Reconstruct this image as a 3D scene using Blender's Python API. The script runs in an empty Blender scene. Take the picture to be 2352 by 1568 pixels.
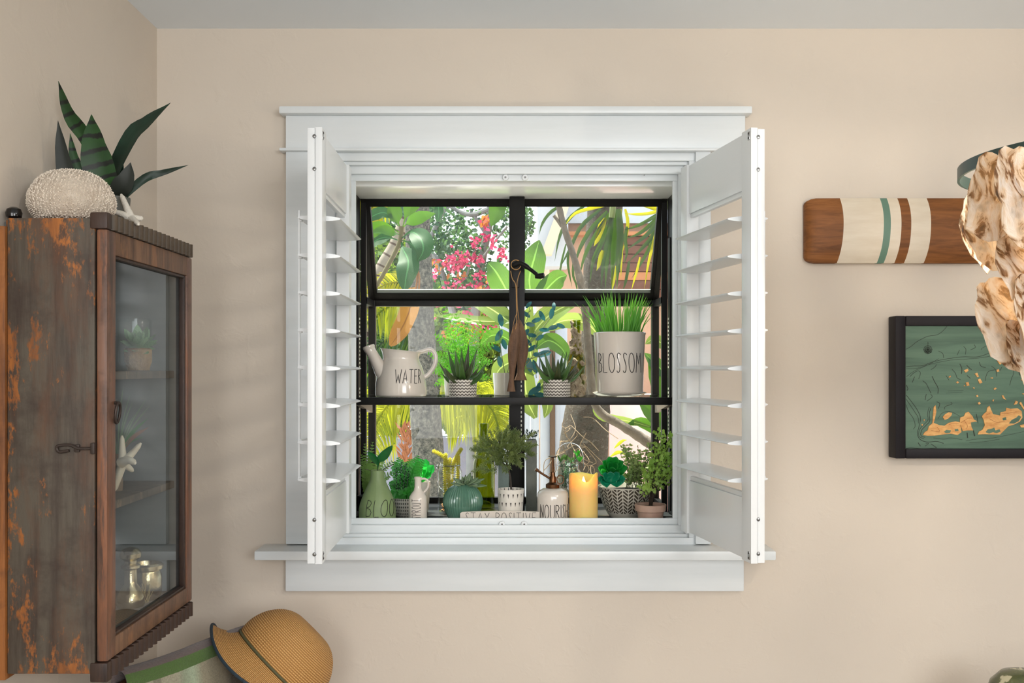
import bpy, math, random
import bmesh
from mathutils import Vector, Matrix, noise

SC = bpy.context.scene
COL = SC.collection
PI = math.pi
random.seed(7)
# ---------------------------------------------------------------- camera geometry (photo frame 2352x1568)
F, U0, V0, ZC = 2290.0, 1168.0, 845.0, 1.5


def W(px, py, Y):
    return Vector(((px - U0) * Y / F, Y, ZC - (py - V0) * Y / F))


def S(Y):
    return F / Y


def sr(r, g, b):
    f = lambda c: (c / 255 / 12.92) if c / 255 <= .04045 else ((c / 255 + .055) / 1.055) ** 2.4
    return (f(r), f(g), f(b), 1)


cam = bpy.data.objects.new('camera', bpy.data.cameras.new('camera'))
COL.objects.link(cam)
cam.location = (0, 0, ZC)
cam.rotation_euler = (PI / 2, 0, 0)
cam.data.sensor_width = 36
cam.data.lens = F * 36 / 2352
cam.data.shift_x = (1176 - U0) / 2352
cam.data.shift_y = (V0 - 784) / 2352
cam.data.clip_start = .05
SC.camera = cam

# ---------------------------------------------------------------- world, sun, large lights, exposure
wd = bpy.data.worlds.new('sky')
SC.world = wd
wd.use_nodes = True
_n = wd.node_tree.nodes
_bg = _n['Background']
_tc = _n.new('ShaderNodeTexCoord')
_sep = _n.new('ShaderNodeSeparateXYZ')
_rmp = _n.new('ShaderNodeValToRGB')
_rmp.color_ramp.elements[0].color = (.93, .96, 1, 1)
_rmp.color_ramp.elements[1].color = (.60, .78, 1, 1)
wd.node_tree.links.new(_tc.outputs['Generated'], _sep.inputs[0])
wd.node_tree.links.new(_sep.outputs['Z'], _rmp.inputs[0])
wd.node_tree.links.new(_rmp.outputs[0], _bg.inputs[0])
_bg.inputs[1].default_value = 2.3


def lamp(name, kind, energy, color, loc, aim=None, **kw):
    d = bpy.data.lights.new(name, kind)
    d.energy = energy
    d.color = color
    for k, v in kw.items():
        setattr(d, k, v)
    o = bpy.data.objects.new(name, d)
    o.location = loc
    if aim is not None:
        o.rotation_euler = (Vector(aim) - Vector(loc)).to_track_quat('-Z', 'Y').to_euler()
    COL.objects.link(o)
    return o


lamp('sun', 'SUN', 20.0, (1, .94, .82), (-2, 7, 9), aim=(-.6, 5.2, 0), angle=.01)
lamp('rear_window_light', 'AREA', 62, (.97, .985, 1), (1.5, -1.9, 1.9), aim=(.2, 2.6, 1.85), shape='RECTANGLE', size=1.5, size_y=1.1)
lamp('rear_fill_light', 'AREA', 34, (.98, .99, 1), (-.62, -1.6, 1.7), aim=(.8, 2.6, 1.5), shape='RECTANGLE', size=.8, size_y=1.5)  # fill added for the right shutter's inner face; no door stands here
lamp('overhead_fill_light', 'AREA', 22, (1, .97, .93), (1.3, .3, 2.3), aim=(1.3, .301, 0), shape='DISK', size=.7)  # overhead fill added to light the room; no ceiling fixture here

vs = SC.view_settings
vs.view_transform = 'Standard'
vs.look = 'None'
vs.gamma = 1
vs.exposure = 0
vs.use_curve_mapping = False
SC.cycles.max_bounces = 10
SC.cycles.transparent_max_bounces = 24
SC.cycles.use_denoising = True
SC.cycles.caustics_reflective = False
SC.cycles.caustics_refractive = False
SC.cycles.sample_clamp_indirect = 6

# ---------------------------------------------------------------- mesh builder


class B:
    def __init__(s):
        s.v, s.f, s.m, s.uv = [], [], [], {}

    def add(s, vs, fs, mi=0, uvs=None):
        o = len(s.v)
        s.v += [Vector(p) for p in vs]
        for f in fs:
            s.f.append(tuple(i + o for i in f))
            s.m.append(mi)
        if uvs:
            for i, t in enumerate(uvs):
                s.uv[o + i] = t
        return o

    def box(s, lo, hi, bev=0, mi=0, mat=None):
        lo, hi = Vector(lo), Vector(hi)
        a, c = Vector(map(min, lo, hi)), Vector(map(max, lo, hi))
        if bev <= 0:
            vs = [Vector((x, y, z)) for x in (a.x, c.x) for y in (a.y, c.y) for z in (a.z, c.z)]
            fs = [(0, 1, 3, 2), (4, 6, 7, 5), (0, 4, 5, 1), (2, 3, 7, 6), (0, 2, 6, 4), (1, 5, 7, 3)]
        else:
            bm = bmesh.new()
            bmesh.ops.create_cube(bm, size=1)
            for v in bm.verts:
                v.co = Vector(((a[i] + c[i]) / 2 + v.co[i] * (c[i] - a[i]) for i in range(3)))
            bmesh.ops.bevel(bm, geom=list(bm.edges), offset=min(bev, min(c - a) * .45), segments=2, affect='EDGES', profile=.6)
            bm.verts.index_update()
            vs = [v.co.copy() for v in bm.verts]
            fs = [tuple(v.index for v in f.verts) for f in bm.faces]
            bm.free()
        if mat is not None:
            vs = [mat @ v for v in vs]
        s.add(vs, fs, mi)

    def tube(s, pts, r, n=8, mi=0, cap=True, flat=None):
        pts = [Vector(p) for p in pts]
        rs = r if isinstance(r, (list, tuple)) else [r] * len(pts)
        ref = None
        rows = []
        vs, uvs = [], []
        L = len(pts)
        for i, p in enumerate(pts):
            t = (pts[min(i + 1, L - 1)] - pts[max(i - 1, 0)])
            if t.length < 1e-9:
                t = Vector((0, 0, 1))
            t.normalize()
            if ref is None:
                ref = t.orthogonal().normalized()
            else:
                ref = (ref - t * ref.dot(t))
                if ref.length < 1e-6:
                    ref = t.orthogonal()
                ref.normalize()
            b2 = t.cross(ref)
            for k in range(n):
                a = 2 * PI * k / n
                vs.append(p + (ref * math.cos(a) + b2 * math.sin(a)) * rs[i])
                uvs.append((k / n, i / max(1, L - 1)))
        fs = []
        for i in range(L - 1):
            for k in range(n):
                k2 = (k + 1) % n
                fs.append((i * n + k, i * n + k2, (i + 1) * n + k2, (i + 1) * n + k))
        if cap:
            fs.append(tuple(range(n))[::-1])
            fs.append(tuple((L - 1) * n + k for k in range(n)))
        s.add(vs, fs, mi, uvs)

    def ring(s, pts, r, n=6, mi=0):
        pts = [Vector(p) for p in pts]
        L = len(pts)
        vs, fs = [], []
        c = sum(pts, Vector()) / L
        for i, p in enumerate(pts):
            t = (pts[(i + 1) % L] - pts[i - 1]).normalized()
            a1 = (p - c)
            a1 = (a1 - t * a1.dot(t)).normalized()
            b1 = t.cross(a1)
            for k in range(n):
                a = 2 * PI * k / n
                vs.append(p + (a1 * math.cos(a) + b1 * math.sin(a)) * r)
        for i in range(L):
            j = (i + 1) % L
            for k in range(n):
                k2 = (k + 1) % n
                fs.append((i * n + k, i * n + k2, j * n + k2, j * n + k))
        s.add(vs, fs, mi)

    def lathe(s, prof, c, n=32, mi=0, mat=None, mod=None):
        c = Vector(c)
        P = len(prof)
        tot = [0]
        for i in range(1, P):
            tot.append(tot[-1] + math.hypot(prof[i][0] - prof[i - 1][0], prof[i][1] - prof[i - 1][1]))
        vs, uvs, fs = [], [], []
        for i, (r, z) in enumerate(prof):
            for k in range(n + 1):
                a = 2 * PI * k / n
                rr = r * (mod(a, z, r) if mod else 1)
                p = Vector((rr * math.sin(a), -rr * math.cos(a), z))
                vs.append((mat @ p if mat is not None else p) + c)
                uvs.append((k / n, tot[i] / tot[-1]))
        w = n + 1
        for i in range(P - 1):
            for k in range(n):
                fs.append((i * w + k, i * w + k + 1, (i + 1) * w + k + 1, (i + 1) * w + k))
        s.add(vs, fs, mi, uvs)

    def prism(s, poly, d0, d1, mi=0):
        """poly of 3D points; extruded from +d0 to +d1 (vectors)."""
        n = len(poly)
        vs = [Vector(p) + d0 for p in poly] + [Vector(p) + d1 for p in poly]
        fs = [tuple(range(n)), tuple(range(n, 2 * n))[::-1]] + [(i, (i + 1) % n, n + (i + 1) % n, n + i) for i in range(n)]
        s.add(vs, fs, mi)

    def leaf(s, pts, wid, shape, up=(0, -1, 0), nseg=8, fold=.15, mi=0, roll=0, wave=0, ncol=2):
        """a leaf blade along pts; wid full width in metres; shape [(t,w)...]."""
        pts = spline([Vector(p) for p in pts], nseg)
        L = len(pts)
        up = Vector(up)
        vs, uvs, fs = [], [], []
        nc = ncol + 1
        for i, p in enumerate(pts):
            t = (pts[min(i + 1, L - 1)] - pts[max(i - 1, 0)]).normalized()
            sd = t.cross(up)
            if sd.length < 1e-4:
                sd = t.orthogonal()
            sd.normalize()
            nr = sd.cross(t).normalized()
            if roll:
                q = Matrix.Rotation(roll, 3, t)
                sd, nr = q @ sd, q @ nr
            tt = i / (L - 1)
            w = wid * .5 * interp(shape, tt)
            for k in range(nc):
                x = k / ncol * 2 - 1
                off = sd * (x * w) + nr * (abs(x) * w * fold)
                if wave:
                    off += nr * (wave * w * math.sin(tt * 17 + k * 1.3) * abs(x))
                vs.append(p + off)
                uvs.append((k / ncol, tt))
        for i in range(L - 1):
            for k in range(ncol):
                fs.append((i * nc + k, i * nc + k + 1, (i + 1) * nc + k + 1, (i + 1) * nc + k))
        s.add(vs, fs, mi, uvs)

    def card(s, p, d, up, L, w, mi=0):
        """tiny 2-tri diamond leaflet"""
        d = Vector(d).normalized()
        sd = d.cross(Vector(up))
        if sd.length < 1e-4:
            sd = d.orthogonal()
        sd.normalize()
        p = Vector(p)
        s.add([p, p + d * L * .45 + sd * w * .5, p + d * L, p + d * L * .45 - sd * w * .5], [(0, 1, 2, 3)], mi,
              [(.5, 0), (1, .5), (.5, 1), (0, .5)])


def interp(tab, t):
    if callable(tab):
        return tab(t)
    for (a, x), (b, y) in zip(tab, tab[1:]):
        if t <= b:
            u = (t - a) / (b - a) if b > a else 0
            u = u * u * (3 - 2 * u) * .4 + u * .6
            return x + (y - x) * u
    return tab[-1][1]


def spline(p, n):
    p = [Vector(x) for x in p]
    if len(p) == 2:
        return [p[0].lerp(p[1], i / n) for i in range(n + 1)]
    q = [p[0] * 2 - p[1]] + list(p) + [p[-1] * 2 - p[-2]]
    out = []
    m = len(p) - 1
    for i in range(n + 1):
        t = i / n * m
        k = min(int(t), m - 1)
        u = t - k
        a, b, c, d = q[k], q[k + 1], q[k + 2], q[k + 3]
        out.append(.5 * ((2 * b) + (c - a) * u + (2 * a - 5 * b + 4 * c - d) * u * u + (3 * b - a - 3 * c + d) * u ** 3))
    return out


OVATE = [(0, .05), (.15, .55), (.4, 1), (.65, .85), (.88, .4), (1, 0.02)]
LANCE = [(0, .18), (.2, .7), (.45, 1), (.75, .7), (1, 0.02)]
STRAP = [(0, .6), (.2, 1), (.6, .8), (1, 0.02)]
SNAKE = [(0, .55), (.3, .9), (.55, 1), (.8, .62), (.95, .18), (1, .02)]
OBOV = [(0, .15), (.4, .6), (.7, 1), (.88, .8), (1, .08)]


def obj(name, b, mats, parent=None, smooth=True, **props):
    me = bpy.data.meshes.new(name)
    off = root_loc(parent)
    me.from_pydata([tuple(p - off) for p in b.v], [], b.f)
    for m in (mats if isinstance(mats, (list, tuple)) else [mats]):
        me.materials.append(m)
    me.polygons.foreach_set('material_index', b.m)
    me.polygons.foreach_set('use_smooth', [smooth] * len(b.f))
    if b.uv:
        ul = me.uv_layers.new(name='UVMap')
        buf = []
        for l in me.loops:
            buf += b.uv.get(l.vertex_index, (0, 0))
        ul.data.foreach_set('uv', buf)
    bm = bmesh.new()
    bm.from_mesh(me)
    bmesh.ops.recalc_face_normals(bm, faces=bm.faces)
    bm.to_mesh(me)
    bm.free()
    if smooth:
        me.set_sharp_from_angle(angle=math.radians(38))
    o = bpy.data.objects.new(name, me)
    COL.objects.link(o)
    if parent:
        o.parent = parent
    for k, v in props.items():
        o[k] = v
    return o


def root_loc(o):
    v = Vector()
    while o:
        v = v + o.location
        o = o.parent
    return v


def thing(name, label, cat, loc=(0, 0, 0), group=None, kind=None):
    o = bpy.data.objects.new(name, None)
    o.empty_display_size = .05
    o.location = loc
    COL.objects.link(o)
    if label:
        o['label'] = label
    if cat:
        o['category'] = cat
    if group:
        o['group'] = group
    if kind:
        o['kind'] = kind
    return o


def struct(name):
    return thing(name, None, None, kind='structure')


def inst(name, src, mat4, parent):
    """another object on the same mesh data, placed by a matrix (local to the root)."""
    o = bpy.data.objects.new(name, src)
    COL.objects.link(o)
    if parent:
        o.parent = parent
    o.matrix_basis = mat4
    return o


def mesh_of(name, b, mats, smooth=True):
    o = obj(name, b, mats, None, smooth)
    me = o.data
    bpy.data.objects.remove(o)
    return me


# ---------------------------------------------------------------- materials


class NT:
    def __init__(s, name):
        s.mat = bpy.data.materials.new(name)
        s.mat.use_nodes = True
        s.t = s.mat.node_tree
        s.bsdf = s.t.nodes['Principled BSDF']
        s.out = s.t.nodes['Material Output']

    def n(s, typ, **kw):
        x = s.t.nodes.new(typ)
        for k, v in kw.items():
            setattr(x, k, v)
        return x

    def l(s, a, b):
        s.t.links.new(a, b)

    def put(s, sock, v):
        if hasattr(v, 'links'):
            s.l(v, sock)
        else:
            sock.default_value = v

    def math(s, op, a, b=0.0, c=0.0):
        x = s.n('ShaderNodeMath', operation=op)
        s.put(x.inputs[0], a)
        s.put(x.inputs[1], b)
        s.put(x.inputs[2], c)
        return x.outputs[0]

    def mix(s, f, a, b):
        x = s.n('ShaderNodeMix', data_type='RGBA')
        s.put(x.inputs[0], f)
        s.put(x.inputs[6], a)
        s.put(x.inputs[7], b)
        return x.outputs[2]

    def noise(s, scale, detail=4, rough=.55, stretch=(1, 1, 1), coord='Object', dist=0.0):
        tc = s.n('ShaderNodeTexCoord')
        mp = s.n('ShaderNodeMapping')
        mp.inputs['Scale'].default_value = stretch
        s.l(tc.outputs[coord], mp.inputs[0])
        x = s.n('ShaderNodeTexNoise')
        x.inputs['Scale'].default_value = scale
        x.inputs['Detail'].default_value = detail
        x.inputs['Roughness'].default_value = rough
        x.inputs['Distortion'].default_value = dist
        s.l(mp.outputs[0], x.inputs['Vector'])
        return x.outputs[0]

    def ramp(s, f, *stops):
        x = s.n('ShaderNodeValToRGB')
        e = x.color_ramp.elements
        e[0].position, e[0].color = stops[0]
        e[1].position, e[1].color = stops[-1]
        for p, c in stops[1:-1]:
            k = e.new(p)
            k.color = c
        s.l(f, x.inputs[0])
        return x.outputs[0]

    def uv(s):
        tc = s.n('ShaderNodeTexCoord')
        sp = s.n('ShaderNodeSeparateXYZ')
        s.l(tc.outputs['UV'], sp.inputs[0])
        return sp.outputs[0], sp.outputs[1]

    def bump(s, h, strength=.3, dist=.01):
        x = s.n('ShaderNodeBump')
        x.inputs['Strength'].default_value = strength
        x.inputs['Distance'].default_value = dist
        s.l(h, x.inputs['Height'])
        s.l(x.outputs[0], s.bsdf.inputs['Normal'])
        return x

    def set(s, **kw):
        names = dict(color='Base Color', rough='Roughness', metal='Metallic', spec='Specular IOR Level', trans='Transmission Weight',
                     ior='IOR', sss='Subsurface Weight', coat='Coat Weight', emit='Emission Color', estr='Emission Strength', sheen='Sheen Weight')
        for k, v in kw.items():
            s.put(s.bsdf.inputs[names[k]], v)
        return s


def plain(name, col, rough=.5, metal=0, spec=.5, var=None, bump=None, coat=0, sss=0):
    t = NT(name)
    t.set(rough=rough, metal=metal, spec=spec, coat=coat)
    if sss:
        t.set(sss=sss)
        t.bsdf.inputs['Subsurface Radius'].default_value = (.01, .006, .003)
    if var:
        c2, sc, st = var
        t.set(color=t.ramp(t.noise(sc, 5, .6, st), (.3, col), (.7, c2)))
    else:
        t.set(color=col)
    if bump:
        t.bump(t.noise(bump[0], 4), bump[1], bump[2] if len(bump) > 2 else .005)
    return t.mat


LEAFK = [1.0, 1.0]


def leafmat(name, c1, c2, tcol, fac=.4, rough=.35, vein=.0, rib=None, scale=14, band=None):
    c1 = tuple(x * LEAFK[0] for x in c1[:3]) + (1,)
    c2 = tuple(x * LEAFK[0] for x in c2[:3]) + (1,)
    tcol = tuple(x * LEAFK[1] for x in tcol[:3]) + (1,)
    t = NT(name)
    u, v = t.uv()
    nz = t.noise(scale, 3)
    col = t.ramp(nz, (.35, c1), (.68, c2))
    if vein:
        w = t.math('SINE', t.math('MULTIPLY', u, 70.0))
        col = t.mix(t.math('MULTIPLY', t.math('MULTIPLY_ADD', w, .5, .5), vein), col, c2)
    if rib:
        d = t.math('ABSOLUTE', t.math('SUBTRACT', u, .5))
        col = t.mix(t.math('LESS_THAN', d, .035), col, rib)
    if band:
        nb = t.noise(26, 4, .6)
        w = t.math('SINE', t.math('ADD', t.math('MULTIPLY', v, band[1]), t.math('MULTIPLY', nb, 5.0)))
        col = t.mix(t.ramp(w, (.35, (0, 0, 0, 1)), (.75, (1, 1, 1, 1))), col, band[0])
    t.set(color=col, rough=rough)
    tr = t.n('ShaderNodeBsdfTranslucent')
    tc = t.mix(.5, tcol, col)
    t.l(tc, tr.inputs[0])
    mx = t.n('ShaderNodeMixShader')
    mx.inputs[0].default_value = fac
    t.l(t.bsdf.outputs[0], mx.inputs[1])
    t.l(tr.outputs[0], mx.inputs[2])
    t.l(mx.outputs[0], t.out.inputs[0])
    return t.mat


def glassmat(name, tint=(1, 1, 1, 1), gloss=1.0, dust=0.0, rough=.01, ior=1.45, noisy=3):
    t = NT(name)
    t.t.nodes.remove(t.bsdf)
    tp = t.n('ShaderNodeBsdfTransparent')
    tp.inputs[0].default_value = tint
    gl = t.n('ShaderNodeBsdfGlossy')
    gl.inputs['Roughness'].default_value = rough
    fr = t.n('ShaderNodeFresnel')
    fr.inputs[0].default_value = ior
    mx = t.n('ShaderNodeMixShader')
    ge = t.n('ShaderNodeNewGeometry')
    t.l(t.math('MULTIPLY', t.math('MULTIPLY', fr.outputs[0], gloss), t.math('SUBTRACT', 1.0, ge.outputs['Backfacing'])), mx.inputs[0])
    t.l(tp.outputs[0], mx.inputs[1])
    t.l(gl.outputs[0], mx.inputs[2])
    last = mx
    if dust:
        df = t.n('ShaderNodeBsdfTranslucent')
        df.inputs[0].default_value = (.9, .95, 1, 1)
        nz = t.ramp(t.noise(noisy, 5), (.35, (0, 0, 0, 1)), (.75, (1, 1, 1, 1)))
        m2 = t.n('ShaderNodeMixShader')
        t.l(t.math('MULTIPLY_ADD', nz, dust, dust * .3), m2.inputs[0])
        t.l(mx.outputs[0], m2.inputs[1])
        t.l(df.outputs[0], m2.inputs[2])
        last = m2
    t.l(last.outputs[0], t.out.inputs[0])
    return t.mat


def wallmat(name, col, col2):
    t = NT(name)
    t.set(color=t.ramp(t.noise(2.5, 3), (.3, col), (.7, col2)), rough=.75, spec=.3)
    a = t.noise(20, 5, .5, dist=.6)
    b = t.noise(90, 2)
    h = t.math('ADD', t.math('MULTIPLY', t.math('SMOOTH_MAX', a, .55, .1), 2.0), t.math('MULTIPLY', b, .15))
    t.bump(h, .34, .006)
    return t.mat


def wornwood(name, base, dark, under, under2, th=.56, sc=6, rough=.55, st=(3, 3, .7), edges=None):
    t = NT(name)
    grain = t.noise(30, 6, .7, (1, 1, .08))
    b0 = t.ramp(grain, (.32, dark), (.55, base))
    blot = t.noise(9, 5, .7)
    b0 = t.mix(t.ramp(blot, (.47, (0, 0, 0, 1)), (.68, (.8, .8, .8, 1))), b0, dark)
    b0 = t.mix(t.ramp(t.noise(4.5, 6, .7, (2, 2, .5)), (.50, (0, 0, 0, 1)), (.66, (.55, .55, .55, 1))), b0, under2)
    wear = t.noise(sc, 8, .68, st)
    if edges:
        wear = t.math('MULTIPLY_ADD', t.noise(42, 6, .75, (1.6, 1.6, .7)), .42, t.math('MULTIPLY', wear, .62))
    if edges:      # paint rubbed off near the rims of the panel (object z and x ranges)
        tc = t.n('ShaderNodeTexCoord')
        sp = t.n('ShaderNodeSeparateXYZ')
        t.l(tc.outputs['Object'], sp.inputs[0])
        e1 = t.ramp(sp.outputs[2], (0, (1, 1, 1, 1)), (.11, (0, 0, 0, 1)), (.70, (0, 0, 0, 1)), (.80, (1, 1, 1, 1)))
        e2 = t.ramp(t.math('ADD', sp.outputs[0], .5), (.42, (1, 1, 1, 1)), (.455, (0, 0, 0, 1)))
        wear = t.math('ADD', wear, t.math('MULTIPLY', t.math('MAXIMUM', e1, e2), edges))
    ucol = t.ramp(t.noise(40, 5, .7, (1, 1, .12)), (.3, under2), (.65, under))
    c = t.mix(t.ramp(wear, (th, (0, 0, 0, 1)), (th + .05, (1, 1, 1, 1))), b0, ucol)
    t.set(color=c, rough=rough)
    t.bump(t.math('ADD', grain, wear), .3, .003)
    return t.mat


M = {}
M['wall'] = wallmat('wall_paint', sr(217, 206, 192), sr(213, 202, 188))
M['ceiling'] = plain('ceiling_paint', sr(238, 246, 253), .8, bump=(60, .08, .003))
M['white'] = plain('white_paint', sr(228, 233, 235), .32, var=(sr(222, 228, 230), 3, (1, 1, 12)), bump=(60, .03, .002))
M['shutter'] = plain('shutter_paint', sr(234, 238, 240), .28)
M['floor'] = plain('floor_wood', sr(172, 164, 156), .4, var=(sr(156, 147, 138), 6, (1, 8, 1)))
M['black'] = plain('black_metal', sr(13, 12, 11), .42, spec=.22, var=(sr(19, 17, 15), 9, (1, 1, 1)))
M['screw'] = plain('screw_steel', sr(120, 120, 118), .3, 1)
M['strike'] = plain('strike_steel', sr(150, 150, 148), .28, 1)
M['pane'] = glassmat('window_glass', (.96, .985, .97, 1), .5, 0)
M['dusty'] = glassmat('dusty_glass', (.96, .985, .97, 1), .7, .005, noisy=7)
M['cabglass'] = glassmat('cabinet_glass', (.95, .97, .97, 1), 1.5, .0)
M['clear'] = glassmat('clear_glass', (.95, .97, .96, 1), 1.0)
M['bottle'] = glassmat('green_glass', sr(214, 221, 128), 1.0)
M['olive_bottle'] = glassmat('olive_glass', sr(206, 210, 140), .9)
M['letter'] = plain('letter_ink', sr(22, 20, 19), .5)
M['cream'] = plain('cream_glaze', sr(220, 211, 201), .16, var=(sr(211, 201, 189), 5, (1, 1, 1)), coat=.4)
M['soil'] = plain('soil', sr(45, 36, 28), .9, bump=(80, .8, .01))
M['chrome'] = plain('chrome', sr(190, 190, 190), .15, 1)
M['bronze'] = plain('bronze', sr(110, 78, 56), .28, 1)
M['iron'] = plain('dark_iron', sr(58, 48, 43), .5, .4)

# ================================================================ ROOM SHELL
YW, XL, XR, YR, ZT = 2.6, -.917, 3.2, -2.4, 2.385
OX0, OX1, OZ0, OZ1 = -.4585, .4885, 1.03, 2.0615     # hole in the window wall


def shell():
    b = B()
    y1 = YW + .14
    b.box((XL - .1, YW, -.02), (OX0, y1, ZT + .1))
    b.box((OX1, YW, -.02), (XR + .1, y1, ZT + .1))
    b.box((OX0, YW, -.02), (OX1, y1, OZ0))
    b.box((OX0, YW, OZ1), (OX1, y1, ZT + .1))
    obj('wall_window_side', b, M['wall'], None, False, kind='structure')
    for nm, lo, hi, m in (('wall_left', (XL - .1, YR, 0), (XL, YW, ZT), 'wall'), ('wall_right', (XR, YR, 0), (XR + .1, YW, ZT), 'wall'),
                          ('wall_rear', (XL, YR - .1, 0), (XR, YR, ZT), 'wall'), ('floor', (XL - .1, YR - .1, -.05), (XR + .1, YW, 0), 'floor'),
                          ('ceiling', (XL - .1, YR - .1, ZT), (XR + .1, YW, ZT + .1), 'ceiling')):
        b = B()
        b.box(lo, hi)
        obj(nm, b, M[m], None, False, kind='structure')


shell()

# ---------------------------------------------------------------- casing (trim_1) and shutter frame (trim_2)
T1 = struct('trim_1')


def tb(name, lo, hi, parent, bev=.002, m='white'):
    b = B()
    b.box(lo, hi, bev)
    return obj(name, b, M[m], parent, True)


tb('head_casing', (-.5757, 2.575, 2.062), (.6117, 2.599, 2.152), T1)
tb('head_cap', (-.588, 2.552, 2.152), (.6245, 2.599, 2.171), T1, .004)
tb('head_bead', (-.5895, 2.560, 2.058), (.6235, 2.599, 2.066), T1, .003)
tb('side_casing', (-.5757, 2.576, 1.045), (-.448, 2.599, 2.060), T1)
tb('side_casing', (.484, 2.576, 1.045), (.523, 2.599, 2.060), T1)
tb('stool', (-.636, 2.492, 1.019), (.669, 2.599, 1.0425), T1, .004)
b = B()
b.box((OX0 + .002, 2.599, 1.019), (OX1 - .002, 2.66, 1.0425))
obj('stool_inner', b, M['white'], T1, False)
tb('bed_moulding', (-.598, 2.56, 1.007), (.632, 2.599, 1.019), T1, .003)
tb('apron', (-.5775, 2.578, .9225), (.6095, 2.599, 1.007), T1, .004)

T2 = struct('trim_2')
steps = [(2.588, .044), (2.602, .036), (2.618, .016), (2.634, 0.0)]     # (front plane, distance outside the clear opening)
CX0, CX1, CZ0, CZ1 = -.4035, .4335, 1.1035, 1.994
prev = OX0
for i, (y, d) in enumerate(steps):
    nd = .067 if i == 0 else steps[i - 1][1] + .0
    yb = 2.70 if i < 3 else 2.642
    tb('frame_head', (CX0 - nd * .8, y, CZ1 + d), (CX1 + nd * .8, yb, CZ1 + nd), T2, .0012)
    tb('frame_foot', (CX0 - nd * .8, y, CZ0 - nd), (CX1 + nd * .8, yb, CZ0 - d), T2, .0012)
    tb('frame_side', (CX0 - nd * .8, y, CZ0 - d), (CX0 - d * .8, yb, CZ1 + d), T2, .0012)
    tb('frame_side', (CX1 + d * .8, y, CZ0 - d), (CX1 + nd * .8, yb, CZ1 + d), T2, .0012)
for px, py in ((1161, 408), (1206, 408), (1153, 1203), (1204, 1203)):
    p = W(px, py, 2.633)
    b = B()
    b.lathe([(0, 0), (.0085, 0), (.0085, .004), (.007, .006), (0, .006)], p, 16, mat=Matrix.Rotation(PI / 2, 4, 'X'))
    q = obj('magnet_catch', b, M['shutter'], T2)
    b = B()
    b.lathe([(0, 0), (.003, 0), (.0025, .0085), (0, .0085)], p, 8, mat=Matrix.Rotation(PI / 2, 4, 'X'))
    obj('screw', b, M['screw'], q)
for px, py in ((886, 399), (1480, 401), (878, 1207), (1510, 1207)):
    b = B()
    b.lathe([(0, 0), (.0025, 0), (.002, .003), (0, .003)], W(px, py, 2.6335), 8, mat=Matrix.Rotation(PI / 2, 4, 'X'))
    obj('screw', b, M['screw'], T2)

# ---------------------------------------------------------------- garden window
WN = struct('window_1')
YT, YB = 2.90, 3.077          # top and foot of the sloped sash
GX0, GX1 = -.4313, .463       # inner faces of the side planes
ZS = 1.083                    # sill board
JY0, JY1 = 2.70, 2.905
ZH = 1.992
M['glosswhite'] = plain('gloss_white_paint', sr(250, 250, 250), .16)
tb('head_panel', (OX0 + .003, 2.702, ZH), (OX1 - .003, YT + .02, 2.05), WN, .001, 'glosswhite')
tb('jamb', (OX0 + .003, 2.702, ZS - .03), (GX0, JY1 - .002, ZH), WN, .001, 'black')
tb('jamb', (GX1, 2.702, ZS - .03), (OX1 - .003, JY1 - .002, ZH), WN, .001, 'black')
M['sill'] = plain('sill_laminate', sr(44, 46, 49), .3, var=(sr(30, 31, 33), 3, (1, 14, 1)))
tb('sill_board', (GX0, 2.66, ZS - .03), (GX1, YB + .01, ZS), WN, .001, 'sill')
tb('sill_rib', (GX0 + .002, 2.79, ZS), (GX1 - .002, 2.797, ZS + .002), WN, .0005, 'black')
# shelf standards: dark strips, slots painted pale as daylight seen through
M['slot'] = plain('slot_daylight_paint', sr(205, 205, 190), .5)
for x, sg in ((GX0, 1), (GX1, -1)):
    b = B()
    b.box((x, 2.84, ZS + .01), (x + sg * .004, 2.875, ZH - .12))
    st = obj('shelf_standard', b, M['black'], WN, False)
    b = B()
    for k in range(26):
        z = 1.30 + k * .0115 if k < 13 else 1.50 + (k - 13) * .0115
        b.box((x + sg * .0041, 2.852, z), (x + sg * .0052, 2.863, z + .006))
    obj('slot', b, M['slot'], st, False, kind='stuff')
# lower box: corner posts, top rail, back sill, lower panes
ZR0, ZR1 = 1.6905, 1.708
tb('corner_post', (GX0, YB - .012, ZS), (GX0 + .021, YB + .02, ZR1), WN, .001, 'black')
tb('corner_post', (GX1 - .021, YB - .012, ZS), (GX1, YB + .02, ZR1), WN, .001, 'black')
tb('back_sill', (GX0, YB - .006, ZS), (GX1, YB + .022, ZS + .0185), WN, .001, 'black')
tb('back_rail', (GX0, YB - .008, ZR0), (GX1, YB + .022, ZR1), WN, .001, 'black')
tb('mullion', (W(1169, 0, 3.06).x, YB - .010, ZS), (W(1205, 0, 3.06).x, YB + .02, ZR1), WN, .001, 'black')
for x0, x1 in ((GX0 + .02, W(1170, 0, 3.077).x), (W(1204, 0, 3.077).x, GX1 - .02)):
    b = B()
    b.box((x0, YB + .004, ZS + .017), (x1, YB + .008, ZR0 + .002))
    obj('pane', b, M['pane'], WN, False)
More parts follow.
